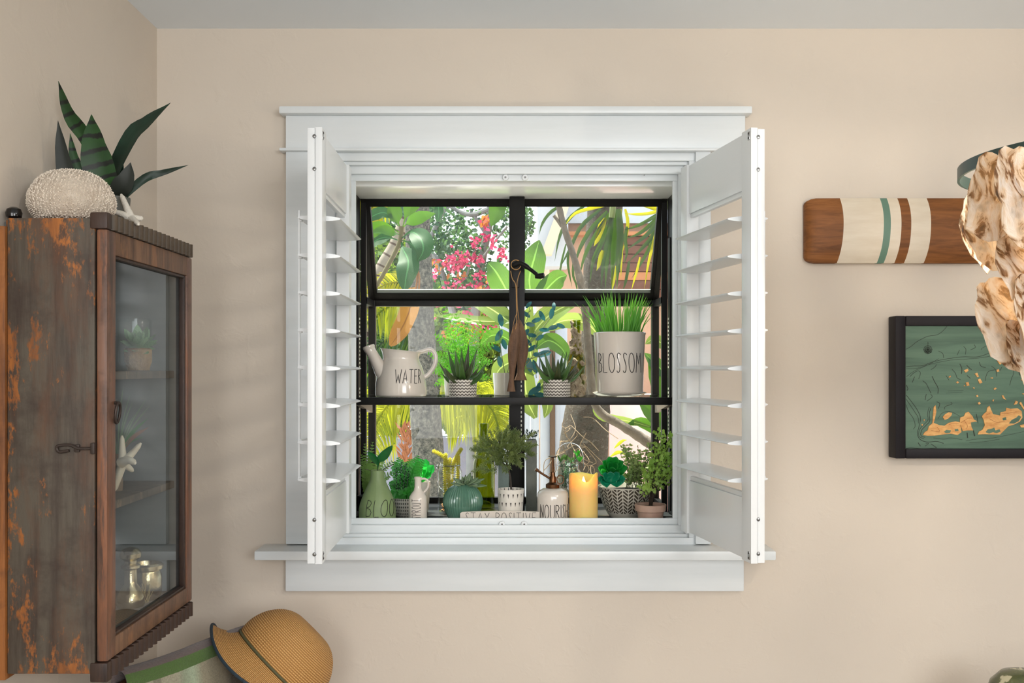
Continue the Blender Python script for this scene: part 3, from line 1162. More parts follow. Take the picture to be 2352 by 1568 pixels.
def chart():
    Yf, Yb = 2.548, 2.597
    s = S(Yf)
    X = lambda px: (px - U0) / s
    Z = lambda py: ZC - (py - V0) / s
    M['frame'] = plain('chart_frame', sr(25, 21, 25), .5, spec=.2, bump=(40, .1, .003))
    t = NT('chart_green')
    g = t.noise(7, 6, .6, (.35, 1, 4), dist=.8)
    t.set(color=t.ramp(g, (.25, sr(52, 78, 62)), (.55, sr(82, 112, 92)), (.74, sr(92, 120, 98)), (.86, sr(124, 142, 110))), rough=.5)
    M['cgreen'] = t.mat
    M['island'] = plain('island_wood', sr(226, 178, 110), .5, var=(sr(190, 128, 62), 45, (1, 1, 2.5)))
    M['carve'] = plain('carved_line', sr(34, 44, 34), .7)
    o = thing('carved_sea_chart', 'dark framed carved wooden sea chart, stained green with pale orange islands', 'wall art', (X(2440), 2.58, Z(1053)))
    xl, xr, zt, zb = X(2057), X(2812), Z(725), Z(1053)
    fw = X(2081) - X(2057)
    for lo, hi in (((xl - .0, Yf, zb), (xl + fw, Yb, zt)), ((xr - fw, Yf, zb), (xr, Yb, zt)), ((xl + fw, Yf, zt - fw * .98), (xr - fw, Yb, zt)), ((xl + fw, Yf, zb), (xr - fw, Yb, zb + fw * .95))):
        b = B()
        b.box(lo, hi, .0035)
        obj('frame_bar', b, M['frame'], o)
    Yp = Yf + .006
    b = B()
    b.box((xl + fw * .9, Yp, zb + fw * .9), (xr - fw * .9, Yb - .004, zt - fw * .9))
    obj('green_board', b, M['cgreen'], o, False)
    P = lambda x, y, dy=0: Vector(((1980 + x / 3.734 - U0) / S(Yp), Yp - dy, ZC - (680 + y / 3.734 - V0) / S(Yp)))

    def line(pts, w=2.6, b=None):
        pts = [P(*p) for p in pts]
        q = spline(pts, max(3, 4 * len(pts)))
        hw = w / 3.734 / S(Yp) * .5
        vs, fs = [], []
        for i, p in enumerate(q):
            t_ = (q[min(i + 1, len(q) - 1)] - q[max(0, i - 1)]).normalized()
            sd = Vector((-t_.z, 0, t_.x)) * hw
            vs += [p + sd + Vector((0, -.0004, 0)), p - sd + Vector((0, -.0004, 0))]
        for i in range(len(q) - 1):
            fs.append((2 * i, 2 * i + 1, 2 * i + 3, 2 * i + 2))
        b.add(vs, fs)
    ln = B()
    for p, w in (([(376, 455), (420, 430), (470, 390), (560, 345), (640, 332), (690, 300), (728, 258)], 4),
                 ([(378, 605), (440, 598), (520, 595), (600, 565), (700, 542), (860, 520), (990, 520), (1100, 485), (1190, 455), (1250, 420)], 4),
                 ([(378, 622), (470, 618), (560, 590), (640, 570), (760, 548), (880, 540), (1000, 530), (1120, 508), (1230, 462)], 3),
                 ([(1020, 462), (1030, 445), (1100, 410), (1160, 375), (1140, 370), (1135, 360), (1200, 345)], 3),
                 ([(376, 845), (420, 900), (470, 970), (500, 1040), (490, 1110), (475, 1180), (500, 1230), (560, 1250), (640, 1245), (700, 1262)], 5),
                 ([(376, 880), (410, 930), (450, 990), (480, 1040), (482, 1090)], 4), ([(376, 930), (400, 990), (440, 1050), (455, 1110), (440, 1140)], 4),
                 ([(520, 725), (550, 750), (570, 790), (590, 830)], 5), ([(600, 685), (620, 730), (650, 785), (650, 835)], 6),
                 ([(770, 625), (800, 660), (815, 700), (845, 715)], 4), ([(838, 580), (855, 620), (852, 665)], 6), ([(895, 590), (925, 620), (940, 630)], 5),
                 ([(1005, 565), (1020, 600), (1060, 612)], 5), ([(1055, 725), (1065, 680), (1085, 645), (1140, 630)], 4), ([(1265, 765), (1280, 710), (1300, 650), (1270, 590), (1225, 575)], 4),
                 ([(1110, 600), (1145, 630), (1155, 690)], 4), ([(410, 690), (440, 660), (480, 640), (500, 660), (485, 710)], 4), ([(430, 740), (450, 690)], 5),
                 ([(380, 690), (450, 640), (540, 600), (600, 570), (655, 535)], 3), ([(590, 630), (620, 610), (640, 585)], 4), ([(655, 470), (690, 490), (700, 530)], 4),
                 ([(815, 505), (835, 460)], 4), ([(870, 430), (890, 455), (885, 500)], 4), ([(930, 460), (970, 440), (962, 415)], 4), ([(540, 890), (550, 840)], 5), ([(555, 900), (600, 865), (590, 840)], 4),
                 ([(640, 905), (665, 920), (655, 965)], 5), ([(705, 970), (715, 945), (770, 925), (760, 908)], 4), ([(650, 1050), (690, 1000), (760, 990), (840, 1030)], 3),
                 ([(590, 960), (575, 1010), (580, 1070), (545, 1110), (510, 1150), (505, 1195), (540, 1210)], 5), ([(575, 950), (560, 1010), (565, 1060), (530, 1100), (492, 1145), (488, 1200), (530, 1222)], 4),
                 ([(612, 1215), (700, 1225), (760, 1215), (860, 1230)], 3), ([(900, 1170), (905, 1215)], 9), ([(955, 1150), (965, 1200)], 10), ([(980, 1010), (995, 1090)], 5),
                 ([(890, 1240), (980, 1225), (1120, 1215), (1250, 1190), (1389, 1160)], 3), ([(920, 1255), (1060, 1245), (1180, 1225)], 3), ([(480, 1255), (500, 1285)], 6), ([(590, 1265), (640, 1300)], 5),
                 ([(376, 1305), (420, 1298), (520, 1308), (640, 1300)], 4), ([(540, 1285), (570, 1262), (545, 1260)], 4), ([(720, 830), (860, 825)], 1.6), ([(735, 812), (870, 808)], 1.6), ([(378, 760), (392, 790), (386, 810)], 5),
                 ([(1340, 640), (1355, 680)], 6), ([(900, 680), (930, 705)], 5), ([(720, 680), (745, 720)], 4), ([(1200, 605), (1180, 640)], 4), ([(1225, 520), (1290, 560)], 4)):
        line(p, w, ln)
    # compass rose
    cx, cy = 564, 458
    for k in range(16):
        a = 2 * PI * k / 16
        R = 40 if k % 2 == 0 else 30
        line([(cx, cy), (cx + R * math.cos(a), cy + R * math.sin(a))], 4 if k % 4 == 0 else 2.5, ln)
    for R in (20, 34):
        line([(cx + R * math.cos(2 * PI * k / 20), cy + R * math.sin(2 * PI * k / 20)) for k in range(21)], 4, ln)
    for k in range(7):
        line([(cx - 26 + k * 8.6, cy + 12 - abs(3 - k) * 2), (cx - 26 + k * 8.6 + 5, cy + 34 - abs(3 - k) * 3)], 5, ln)
    line([(562, 416), (562, 392)], 2.5, ln)
    line([(568, 414), (568, 394)], 2.5, ln)
    obj('carved_line', ln, M['carve'], o, False)
    isl = [[(520, 1190), (535, 1165), (560, 1150), (570, 1115), (600, 1090), (605, 1040), (612, 950), (628, 935), (634, 990), (622, 1050), (612, 1085), (660, 1105), (705, 1110), (740, 1085), (800, 1072), (838, 1080), (845, 1130), (850, 1165), (815, 1190), (760, 1178), (690, 1185), (620, 1195), (560, 1196)],
           [(690, 1035), (712, 1010), (742, 995), (770, 1000), (765, 1020), (735, 1050), (705, 1060)],
           [(835, 1080), (840, 1040), (870, 1030), (885, 1000), (910, 990), (945, 1030), (955, 1055), (985, 1072), (930, 1082), (935, 1120), (950, 1150), (900, 1150), (860, 1155), (848, 1120)],
           [(990, 1185), (1000, 1160), (1030, 1145), (1050, 1105), (1040, 1060), (1025, 1030), (1040, 1010), (1065, 990), (1072, 955), (1090, 938), (1105, 975), (1120, 1010), (1180, 1022), (1185, 995), (1230, 985), (1235, 955), (1270, 965), (1330, 960), (1365, 985), (1372, 1040), (1350, 1075), (1300, 1100), (1250, 1115), (1215, 1150), (1180, 1185), (1110, 1185), (1050, 1182)],
           [(1150, 530), (1190, 515), (1218, 525), (1215, 560), (1180, 588), (1160, 560)], [(872, 635), (905, 622), (910, 640), (885, 655)],
           [(965, 665), (985, 655), (1000, 690), (985, 695)], [(990, 715), (1010, 705), (1030, 740), (1005, 750)], [(888, 740), (910, 735), (918, 765), (895, 770)],
           [(805, 738), (818, 728), (830, 740), (815, 748)], [(870, 765), (880, 762), (878, 775)], [(945, 785), (960, 780), (962, 795)], [(1125, 795), (1140, 782), (1152, 790), (1135, 805)],
           [(975, 850), (990, 845), (995, 860), (980, 865)], [(990, 915), (1005, 905), (1015, 920), (1000, 930)], [(1115, 890), (1130, 885), (1122, 905)], [(1195, 850), (1210, 850), (1225, 880), (1235, 890), (1205, 875)],
           [(1300, 930), (1315, 895), (1335, 905), (1325, 925)], [(1345, 915), (1360, 905), (1389, 960), (1389, 980)], [(1150, 632), (1170, 625), (1175, 645), (1155, 650)], [(1350, 1105), (1389, 1098), (1389, 1125), (1360, 1125)],
           [(740, 690), (755, 680), (760, 690), (748, 700)], [(1265, 490), (1285, 475), (1295, 490), (1280, 510)], [(1360, 715), (1380, 710), (1378, 730)], [(525, 1060), (535, 1055), (532, 1070)], [(505, 1100), (520, 1095), (515, 1112)], [(1095, 700), (1120, 695), (1118, 708)], [(1370, 835), (1385, 830), (1380, 845)]]
    hw = B()
    for poly in isl:
        b = B()
        pp = [P(*p) for p in poly]
        b.prism(pp, Vector((0, .0005, 0)), Vector((0, -.0022, 0)))
        obj('island', b, M['island'], o, False)
    dk = B()
    for poly in ([(1055, 1165), (1075, 1140), (1110, 1135), (1130, 1125), (1140, 1150), (1175, 1140), (1185, 1160), (1150, 1175), (1120, 1165), (1085, 1178)],
                 [(1255, 1090), (1280, 1060), (1320, 1040), (1340, 1020), (1362, 1035), (1340, 1070), (1300, 1092)], [(700, 1160), (720, 1145), (760, 1150), (750, 1172), (715, 1175)],
                 [(790, 1140), (820, 1135), (825, 1155), (795, 1158)], [(1200, 1045), (1230, 1035), (1235, 1060), (1205, 1065)]):
        dk.prism([P(*p) for p in poly], Vector((0, -.0018, 0)), Vector((0, -.0024, 0)))
    obj('lagoon', dk, M['cgreen'], o, False, kind='stuff')
    ln2 = B()
    for p in ([(845, 1085), (900, 1050), (945, 1045)], [(740, 1100), (790, 1090), (830, 1095)], [(1090, 1050), (1150, 1080), (1220, 1070)], [(590, 1150), (660, 1160), (640, 1120)], [(1190, 1005), (1260, 1000), (1320, 990)], [(870, 1060), (900, 1110), (890, 1140)], [(1060, 1020), (1095, 1000)]):
        q = len(ln2.v)
        line(p, 3, ln2)
        for v in ln2.v[q:]:
            v.y -= .0022
    obj('engraved_line', ln2, plain('engraved', sr(150, 88, 38), .6), o, False)


chart()

# ================================================================ SHELL CHANDELIER
t = NT('oyster_shell')
n1 = t.noise(3.2, 6, .6, (1, 1, .5), dist=1.8)
n2 = t.noise(2.2, 3, .5)
c1 = t.ramp(n1, (.34, sr(40, 32, 28)), (.42, sr(132, 90, 52)), (.47, sr(226, 206, 178)), (.56, sr(242, 236, 226)), (.66, sr(228, 220, 206)), (.74, sr(112, 98, 92)))
c1 = t.mix(t.ramp(n2, (.60, (0, 0, 0, 1)), (.68, (.75, .75, .75, 1))), c1, sr(92, 96, 88))
t.set(color=c1, rough=.35)
t.bump(n1, .5, .03)
tr = t.n('ShaderNodeBsdfTranslucent')
t.l(t.mix(.45, c1, sr(255, 226, 184)), tr.inputs[0])
mx = t.n('ShaderNodeMixShader')
mx.inputs[0].default_value = .5
t.l(t.bsdf.outputs[0], mx.inputs[1])
t.l(tr.outputs[0], mx.inputs[2])
t.l(mx.outputs[0], t.out.inputs[0])
M['oyster'] = t.mat


def oyster_mesh(L, Wd, seed):
    rn = random.Random(seed)
    ph = [rn.uniform(0, 6.28) for _ in range(6)]
    nr, na = 7, 26
    vs, fs = [], []
    for side in (1, -1):
        for i in range(nr + 1):
            q = i / nr
            for k in range(na):
                a = 2 * PI * k / na
                rad = 1 + .10 * math.sin(2 * a + ph[0]) + .09 * math.sin(3 * a + ph[1]) + .05 * math.sin(7 * a + ph[2]) + .03 * math.sin(11 * a + ph[3])
                x = math.sin(a) * rad * q * Wd / 2 * (1 - .30 * math.cos(a))
                z = math.cos(a) * rad * q * L / 2
                y = -.22 * Wd * (q * q) + .018 * Wd * math.sin(9 * q + 4 * a + ph[4]) + .05 * Wd * math.sin(2 * a + ph[5]) * q
                y += side * .05 * Wd * (1 - q ** 3) + side * .008 * Wd * math.sin(5 * a * side + q * 14)
                vs.append((x, y, z))
    N = (nr + 1) * na
    for sd in (0, N):
        for i in range(nr):
            for k in range(na):
                k2 = (k + 1) % na
                fs.append((sd + i * na + k, sd + i * na + k2, sd + (i + 1) * na + k2, sd + (i + 1) * na + k))
    for k in range(na):
        k2 = (k + 1) % na
        fs.append((nr * na + k, nr * na + k2, N + nr * na + k2, N + nr * na + k))
    b = B()
    b.add(vs, fs)
    return mesh_of('shell', b, M['oyster'])


def chandelier():
    Yc = 1.6
    Rr = .16 * Yc
    cc = W(2600, 375, Yc)
    o = thing('shell_chandelier', 'chandelier of lit oyster shells hanging from a dark green metal ring', 'chandelier', cc)
    b = B()
    n = 96
    hb, ht = -.010, .010
    vs, fs = [], []
    for k in range(n):
        a = 2 * PI * k / n
        for r_, z in ((Rr, hb), (Rr, ht), (Rr - .004, ht), (Rr - .004, hb)):
            vs.append(cc + Vector((r_ * math.cos(a), r_ * math.sin(a), z)))
    for k in range(n):
        k2 = (k + 1) % n
        for j in range(4):
            j2 = (j + 1) % 4
            fs.append((k * 4 + j, k2 * 4 + j, k2 * 4 + j2, k * 4 + j2))
    b.add(vs, fs)
    obj('ring', b, plain('ring_metal', sr(58, 78, 74), .4, .3), o)
    meshes = [oyster_mesh(1, w, 11 + i) for i, w in enumerate((.62, .52, .7, .58))]
    rn = random.Random(5)
    wires = []

    def hang(p, L, yaw, tilt, roll, k, top):
        m = Matrix.Translation(Vector(p) - cc) @ Matrix.Rotation(yaw, 4, 'Z') @ Matrix.Rotation(tilt, 4, 'X') @ Matrix.Rotation(roll, 4, 'Y') @ Matrix.Diagonal((L, L, L, 1))
        inst('shell', meshes[k % 4], m, o)
        b = B()
        b.tube([Vector(p) + Vector((0, 0, L * .40)), Vector(top)], .0006, 5)
        obj('wire', b, M['wire'], o)
    M['wire'] = plain('wire', sr(235, 232, 225), .4)
    px_m = 1 / S(1.5)

    def at(px, py, L, yaw, tilt, roll, k, Y=1.5):
        p = W(px, py, Y)
        d = (p - cc)
        a = math.atan2(d.y, d.x)
        top = cc + Vector((Rr * math.cos(a), Rr * math.sin(a), -.008))
        if abs(top.x - p.x) > .10:
            top = Vector((p.x, p.y, cc.z - .008))
        hang(p, L * px_m, yaw, tilt, roll, k, top)
    # the shells in view, then the rest of the ring
    at(2282, 452, 190, -.5, .12, .10, 0, 1.50)
    at(2345, 455, 225, -.1, -.1, -.22, 2, 1.47)
    at(2268, 545, 150, -.9, .25, -.30, 1, 1.56)
    at(2330, 560, 130, .2, 0, .2, 3, 1.52)
    at(2345, 625, 190, -.3, .05, -.35, 1, 1.50)
    at(2312, 735, 215, -.6, .08, -.42, 3, 1.54)
    at(2368, 720, 180, .1, 0, -.2, 0, 1.50)
    at(2375, 815, 190, -.2, .0, -.50, 2, 1.53)
    for tier, (dz, rr, cnt, L0) in enumerate(((-.09, .98, 16, .125), (-.20, .80, 12, .12), (-.30, .58, 9, .12))):
        for k in range(cnt):
            a = 2 * PI * (k + .5 * tier) / cnt
            p = cc + Vector((Rr * rr * math.cos(a), Rr * rr * math.sin(a), dz + rn.uniform(-.015, .015)))
            vx = U0 + F * p.x / p.y
            if vx < 2430 and p.y < 1.7:
                continue
            if vx < 2320:
                p.x += .03
            hang(p, L0 * rn.uniform(.85, 1.1), a + PI / 2 + rn.uniform(-.4, .4), rn.uniform(-.2, .2), rn.uniform(-.4, .4), k + tier, cc + Vector((Rr * math.cos(a), Rr * math.sin(a), -.008)))
    b = B()
    b.tube([cc + Vector((0, 0, .02)), (cc.x, cc.y, ZT - .02)], .004, 8)
    b.lathe([(0, 0), (.05, 0), (.055, .02), (0, .02)], (cc.x, cc.y, ZT - .02), 24)
    obj('stem', b, M['black'], o)
    b = B()
    for k in range(3):
        a = (-1.2, .1, 1.25)[k]
        b.tube([cc + Vector((Rr * .99 * math.cos(a), Rr * .99 * math.sin(a), .004)), cc + Vector((0, 0, .22))], .002, 6)
        b.tube([cc + Vector((Rr * .98 * math.cos(a), Rr * .98 * math.sin(a), 0)), cc + Vector((0, 0, .02))], .003, 6)
    obj('stay', b, M['black'], o)
    b = B()
    b.tube([cc + Vector((0, 0, .02)), cc + Vector((0, 0, -.05))], .016, 14)
    obj('bulb_socket', b, M['black'], o)
    t = NT('bulb_glow')
    t.set(color=(1, .9, .75, 1), emit=(1, .78, .48, 1), estr=12)
    b = B()
    b.lathe([(0, -.105), (.018, -.098), (.028, -.08), (.022, -.06), (.013, -.05), (0, -.05)], cc, 20)
    obj('bulb', b, t.mat, o)
    l = lamp('chandelier_light', 'POINT', 9, (1, .87, .70), cc + Vector((-.05, -.02, -.13)), shadow_soft_size=.03)
    l.data.energy = 8


chandelier()

# ================================================================ CHAIR, THROW, HAT
M['rattan'] = plain('rattan', sr(110, 62, 30), .45, var=(sr(38, 26, 20), 16, (1, 1, 1)), bump=(50, .6, .006))
RA, RB = Vector((W(262, 0, 2.06).x, 2.06, .855)), Vector((W(628, 0, 2.47).x, 2.47, .862))
rd = (RB - RA).normalized()
rnm = Vector((rd.y, -rd.x, 0)).normalized()      # towards the room


def chair():
    o = thing('rattan_chair', 'dark rattan chair in the corner under the throw and the hat', 'chair', ((RA.x + RB.x) / 2 + .2, (RA.y + RB.y) / 2 - .12, 0))
    A = RA - Vector((0, 0, .022))
    Bq = RB - Vector((0, 0, .022))
    b = B()
    pts = [A - rd * .004 + rnm * .03 - Vector((0, 0, .07)), A - rd * .012 - Vector((0, 0, .028)), A + rd * .03, A.lerp(Bq, .5), Bq - rd * .03, Bq + rd * .0 - Vector((0, 0, .03))]
    b.tube(spline(pts, 24), .016, 12)
    obj('top_rail', b, M['rattan'], o)
    for P in (A, Bq - rd * .02):
        b = B()
        b.tube(spline([P - Vector((0, 0, .02)), P - Vector((0, 0, .45)), Vector((P.x, P.y, 0)) - rnm * .02], 10), .015, 10)
        obj('back_leg', b, M['rattan'], o)
        b = B()
        q = P + rnm * .42
        b.tube([Vector((q.x, q.y, .43)), Vector((q.x, q.y, 0))], .015, 10)
        obj('front_leg', b, M['rattan'], o)
    b = B()
    a0 = Vector((A.x, A.y, .42))
    c0 = Vector((Bq.x, Bq.y, .42))
    b.prism([a0 - rnm * 0, c0, c0 + rnm * .44, a0 + rnm * .44], Vector((0, 0, 0)), Vector((0, 0, .03)))
    obj('seat', b, M['rattan'], o)
    for k in range(7):
        p = A.lerp(Bq, (k + 1) / 8)
        b = B()
        b.tube([Vector((p.x, p.y, .44)), p], .006, 6)
        obj('back_spindle', b, M['rattan'], o)


chair()


def throw():
    t = NT('wool_plaid')
    u, v = t.uv()
    nz = t.noise(260, 3, .7)
    lo = t.noise(30, 3)
    base = t.ramp(u, (.0, sr(166, 160, 138)), (.30, sr(168, 164, 142)), (.34, sr(152, 162, 136)), (.40, sr(172, 186, 158)), (.46, sr(160, 152, 128)), (.60, sr(150, 140, 116)), (.66, sr(92, 84, 70)), (1, sr(76, 68, 60)))
    st = t.math('LESS_THAN', t.math('ABSOLUTE', t.math('SUBTRACT', u, .17)), .025)
    base = t.mix(t.math('MULTIPLY', st, .45), base, sr(84, 82, 68))
    col = t.mix(t.math('LESS_THAN', v, .535), base, sr(84, 112, 58))
    col = t.mix(t.math('LESS_THAN', v, .497), col, sr(112, 98, 96))
    col = t.mix(t.math('MULTIPLY', t.ramp(nz, (.35, (0, 0, 0, 1)), (.7, (1, 1, 1, 1))), .35), col, sr(70, 66, 54))
    t.set(color=col, rough=.95, spec=.1, sheen=.3)
    t.bump(t.math('ADD', nz, lo), .6, .004)
    b = B()
    nu, nv = 40, 34
    prof = [(-.022, -.28), (-.022, -.10), (-.022, -.03), (-.0205, -.004), (-.012, .012), (.004, .016), (.018, .009), (.0245, -.010), (.031, -.05), (.038, -.11), (.046, -.22), (.05, -.32)]
    pp = spline([Vector((x, z, 0)) for x, z in prof], nv)
    vs, uvs, fs = [], [], []
    ln = [0]
    for i in range(1, nv + 1):
        ln.append(ln[-1] + (pp[i] - pp[i - 1]).length)
    for i in range(nu + 1):
        f = i / nu
        p0 = (RA + rd * .012).lerp(RB - rd * .03, f)
        for j in range(nv + 1):
            x, z = pp[j].x, pp[j].y
            amp = max(0, -z - .02) * .10
            x2 = x + amp * math.sin(f * 13 + j * .05) * (1 if x > 0 else .2) + .0012 * noise.noise((f * 14, j * .35, 0))
            p = p0 + rnm * x2 + Vector((0, 0, z - .004 * math.sin(f * 6)))
            vs.append(p + rnm * 0)
            uvs.append((f, ln[j] / ln[-1]))
    for i in range(nu):
        for j in range(nv):
            a = i * (nv + 1) + j
            fs.append((a, a + 1, a + nv + 2, a + nv + 1))
    b.add(vs, fs, 0, uvs)
    o = obj('wool_throw', b, t.mat)
    o['label'] = 'sage and grey plaid wool throw draped over the chair back below the cabinet'
    o['category'] = 'throw'
    md = o.modifiers.new('thickness', 'SOLIDIFY')
    md.thickness = .004
    md.offset = 1


throw()


def hat():
    c = W(634, 1531, 2.36)
    s = S(2.36)
    ax = Vector((.71, .28, .70)).normalized()
    ex = ax.orthogonal().normalized()
    ex = (Vector((0, -1, 0)) - ax * ax.dot(Vector((0, -1, 0)))).normalized()
    ey = ax.cross(ex)
    mt = Matrix(((ex.x, ey.x, ax.x, 0), (ex.y, ey.y, ax.y, 0), (ex.z, ey.z, ax.z, 0), (0, 0, 0, 1)))
    t = NT('woven_straw')
    u, v = t.uv()
    a = t.math('SINE', t.math('MULTIPLY', v, 250.0))
    w = t.math('SINE', t.math('ADD', t.math('MULTIPLY', u, 640.0), t.math('MULTIPLY', t.math('SIGN', a), 1.5)))
    h = t.math('MULTIPLY', t.math('MULTIPLY_ADD', a, .5, .5), t.math('MULTIPLY_ADD', w, .35, .65))
    col = t.ramp(h, (.0, sr(138, 90, 44)), (.3, sr(206, 156, 92)), (.8, sr(232, 188, 122)))
    col = t.mix(t.math('MULTIPLY', t.noise(20, 4), .35), col, sr(190, 132, 62))
    t.set(color=col, rough=.7)
    t.bump(h, .8, .003)
    o = thing('straw_sun_hat', 'golden woven straw sun hat with navy brim edge on the chair corner', 'hat', c)
    R = 117 / s
    dent = lambda th, z, r: 1
    prof = [(R * 1.0, 0), (R * 1.015, .015), (R * 1.01, .034), (R * .965, .056), (R * .875, .078), (R * .74, .098), (R * .58, .112), (R * .38, .120), (R * .2, .119), (.0005, .117)]
    b = B()
    b.lathe([(x, z) for x, z in [(q.x, q.y) for q in spline([Vector((r_, z_, 0)) for r_, z_ in prof], 40)]], c, 64, mat=mt,
            mod=lambda th, z, r: 1 + .03 * math.sin(2 * th + .6) * (z / .13) - .10 * math.exp(-((math.sin((th - 2.5) / 2)) / .22) ** 2) * max(0, (z - .06) / .07))
    obj('crown', b, t.mat, o)
    wav = lambda th: .012 * math.cos(3 * th) + .004

    def brim_pt(th, q):
        r = R * (1.0 + .47 * q)
        z = -.002 - .060 * q ** 1.0 + .012 * q * q + wav(th) * q * q
        return mt @ Vector((r * math.sin(th), -r * math.cos(th), z)) + c
    b = B()
    n, m = 72, 12
    vs, uvs, fs = [], [], []
    for j in range(m + 1):
        for k in range(n + 1):
            th = 2 * PI * k / n
            vs.append(brim_pt(th, j / m))
            uvs.append((k / n, 1.2 + j / m * .45))
    for j in range(m):
        for k in range(n):
            q = j * (n + 1) + k
            fs.append((q, q + 1, q + n + 2, q + n + 1))
    b.add(vs, fs, 0, uvs)
    br = obj('brim', b, t.mat, o)
    navy = plain('navy_trim', sr(34, 50, 62), .7, bump=(200, .6, .003))
    b = B()
    b.ring([brim_pt(2 * PI * k / 90, 1.0) for k in range(90)], .0036, 8)
    obj('brim_edging', b, navy, o)
    b = B()
    b.ring([mt @ Vector((R * 1.012 * math.sin(2 * PI * k / 64), -R * 1.012 * math.cos(2 * PI * k / 64), .001)) + c for k in range(64)], .0028, 8)
    obj('cord_band', b, plain('olive_cord', sr(84, 84, 56), .7), o)


hat()

# ================================================================ GREEN FLOAT ON A SIDE TABLE
t = NT('mottled_green')
nz = t.noise(16, 5, .65)
vo = t.n('ShaderNodeTexVoronoi')
vo.inputs['Scale'].default_value = 42
t.set(color=t.mix(t.ramp(t.noise(34, 3), (.60, (0, 0, 0, 1)), (.66, (1, 1, 1, 1))), t.ramp(nz, (.32, sr(52, 62, 50)), (.55, sr(88, 92, 58)), (.72, sr(126, 138, 114))), sr(186, 180, 150)), rough=.2)
c = W(2350, 1614, 2.3)
tz = c.z - .074
st = thing('side_table', 'wooden side table under the mottled green float', 'table', (c.x + .05, 2.32, 0))
b = B()
b.box((c.x - .16, 2.10, tz - .025), (c.x + .34, 2.56, tz), .004)
obj('table_top', b, M['floor'], st)
for x in (c.x - .13, c.x + .31):
    for y in (2.13, 2.53):
        b = B()
        b.box((x - .016, y - .016, 0), (x + .016, y + .016, tz - .025), .003)
        obj('leg', b, M['floor'], st)
b = B()
b.lathe([(.0005, -.073), (.03, -.0735), (.06, -.055), (.078, -.02), (.081, .008), (.070, .045), (.048, .068), (.022, .076), (.0005, .077)], c, 40)
g = obj('glazed_float', b, t.mat)
g['label'] = 'mottled green glazed round float with pale star-shaped marks below the sea chart'
g['category'] = 'float'

# ================================================================ LETTERING (single-stroke tall hand letters)


def ell(cx, cy, rx, ry, n=20, a0=0, a1=2 * PI):
    return [(cx + rx * math.sin(a0 + (a1 - a0) * k / n), cy + ry * math.cos(a0 + (a1 - a0) * k / n)) for k in range(n + 1)]


GL = {
    'A': (.46, [[(0, 0), (.23, 1), (.46, 0)], [(.08, .32), (.38, .32)]]),
    'B': (.36, [[(0, 0), (.03, 1)], [(.03, 1), (.24, .94), (.30, .80), (.22, .62), (.02, .54)], [(.02, .54), (.26, .46), (.36, .28), (.26, .06), (0, 0)]]),
    'E': (.34, [[(.34, 1), (0, 1), (0, 0), (.34, 0)], [(0, .53), (.28, .53)]]),
    'H': (.36, [[(0, 0), (0, 1)], [(.36, 0), (.36, 1)], [(0, .5), (.36, .5)]]),
    'I': (.02, [[(.01, 0), (.01, 1)]]),
    'L': (.32, [[(0, 1), (.0, 0), (.32, 0)]]),
    'M': (.56, [[(0, 0), (.10, 1), (.28, .42), (.46, 1), (.56, 0)]]),
    'N': (.36, [[(0, 0), (0, 1), (.36, 0), (.36, 1)]]),
    'O': (.44, [ell(.22, .5, .22, .5)]),
    'P': (.32, [[(0, 0), (0, 1)], [(0, 1), (.22, .97), (.32, .80), (.26, .58), (0, .50)]]),
    'R': (.36, [[(0, 0), (0, 1)], [(0, 1), (.22, .97), (.32, .80), (.24, .58), (0, .52)], [(.08, .52), (.36, 0)]]),
    'S': (.30, [[(.30, .90), (.24, .98), (.16, 1), (.08, .94), (.07, .80), (.15, .58), (.22, .34), (.21, .12), (.13, 0), (.05, .01), (0, .10)]]),
    'T': (.44, [[(0, 1), (.44, 1)], [(.22, 1), (.22, 0)]]),
    'U': (.36, [[(0, 1), (0, .22), (.07, .04), (.18, 0), (.29, .04), (.36, .22), (.36, 1)]]),
    'V': (.42, [[(0, 1), (.21, 0), (.42, 1)]]),
    'W': (.62, [[(0, 1), (.15, 0), (.31, .66), (.47, 0), (.62, 1)]]),
    'Y': (.40, [[(0, 1), (.2, .5), (.4, 1)], [(.2, .5), (.2, 0)]]),
    ' ': (.22, []),
}


def write(text, h, fmap, r=.0007, sp=.17, ws=1.0, x0=0.0):
    """strokes for text; fmap(x, y) -> point on the surface (x along, y up, metres). Returns mesh builder."""
    b = B()
    x = x0
    for ch in text:
        w, st = GL[ch]
        for s in st:
            pts = []
            for (ax, ay), (bx, by) in zip(s, s[1:]):
                for k in range(3):
                    pts.append((ax + (bx - ax) * k / 3, ay + (by - ay) * k / 3))
            pts.append(s[-1])
            b.tube([fmap(x + px * h * ws, py * h) for px, py in pts], r, 5)
        x += (w * ws + sp) * h
    return b, x - x0


def text_width(text, h, sp=.17, ws=1.0):
    return sum((GL[c][0] * ws + sp) * h for c in text) - sp * h


def on_lathe(c, prof, th0, z0):
    """map (x,y) onto a lathe surface; th0 turns the text round the pot (0 = facing the room)."""
    def rad(z):
        for (r0, a), (r1, b_) in zip(prof, prof[1:]):
            if a <= z <= b_ and b_ > a:
                return r0 + (r1 - r0) * (z - a) / (b_ - a)
        return prof[-1][0]

    def f(x, y):
        z = z0 + y
        r = rad(z)
        th = th0 + x / max(r, .01)
        return Vector((c[0] + r * math.sin(th), c[1] - r * math.cos(th), c[2] + z))
    return f


def lathe_obj(name, prof, c, mat, parent, n=40, mod=None, mat4=None):
    b = B()
    b.lathe(prof, c, n, mod=mod, mat=mat4)
    return obj(name, b, mat, parent)


def soil(o, c, r, z):
    b = B()
    b.lathe([(0, z + .002), (r * .6, z + .0015), (r, z)], c, 20)
    return obj('soil', b, M['soil'], o)


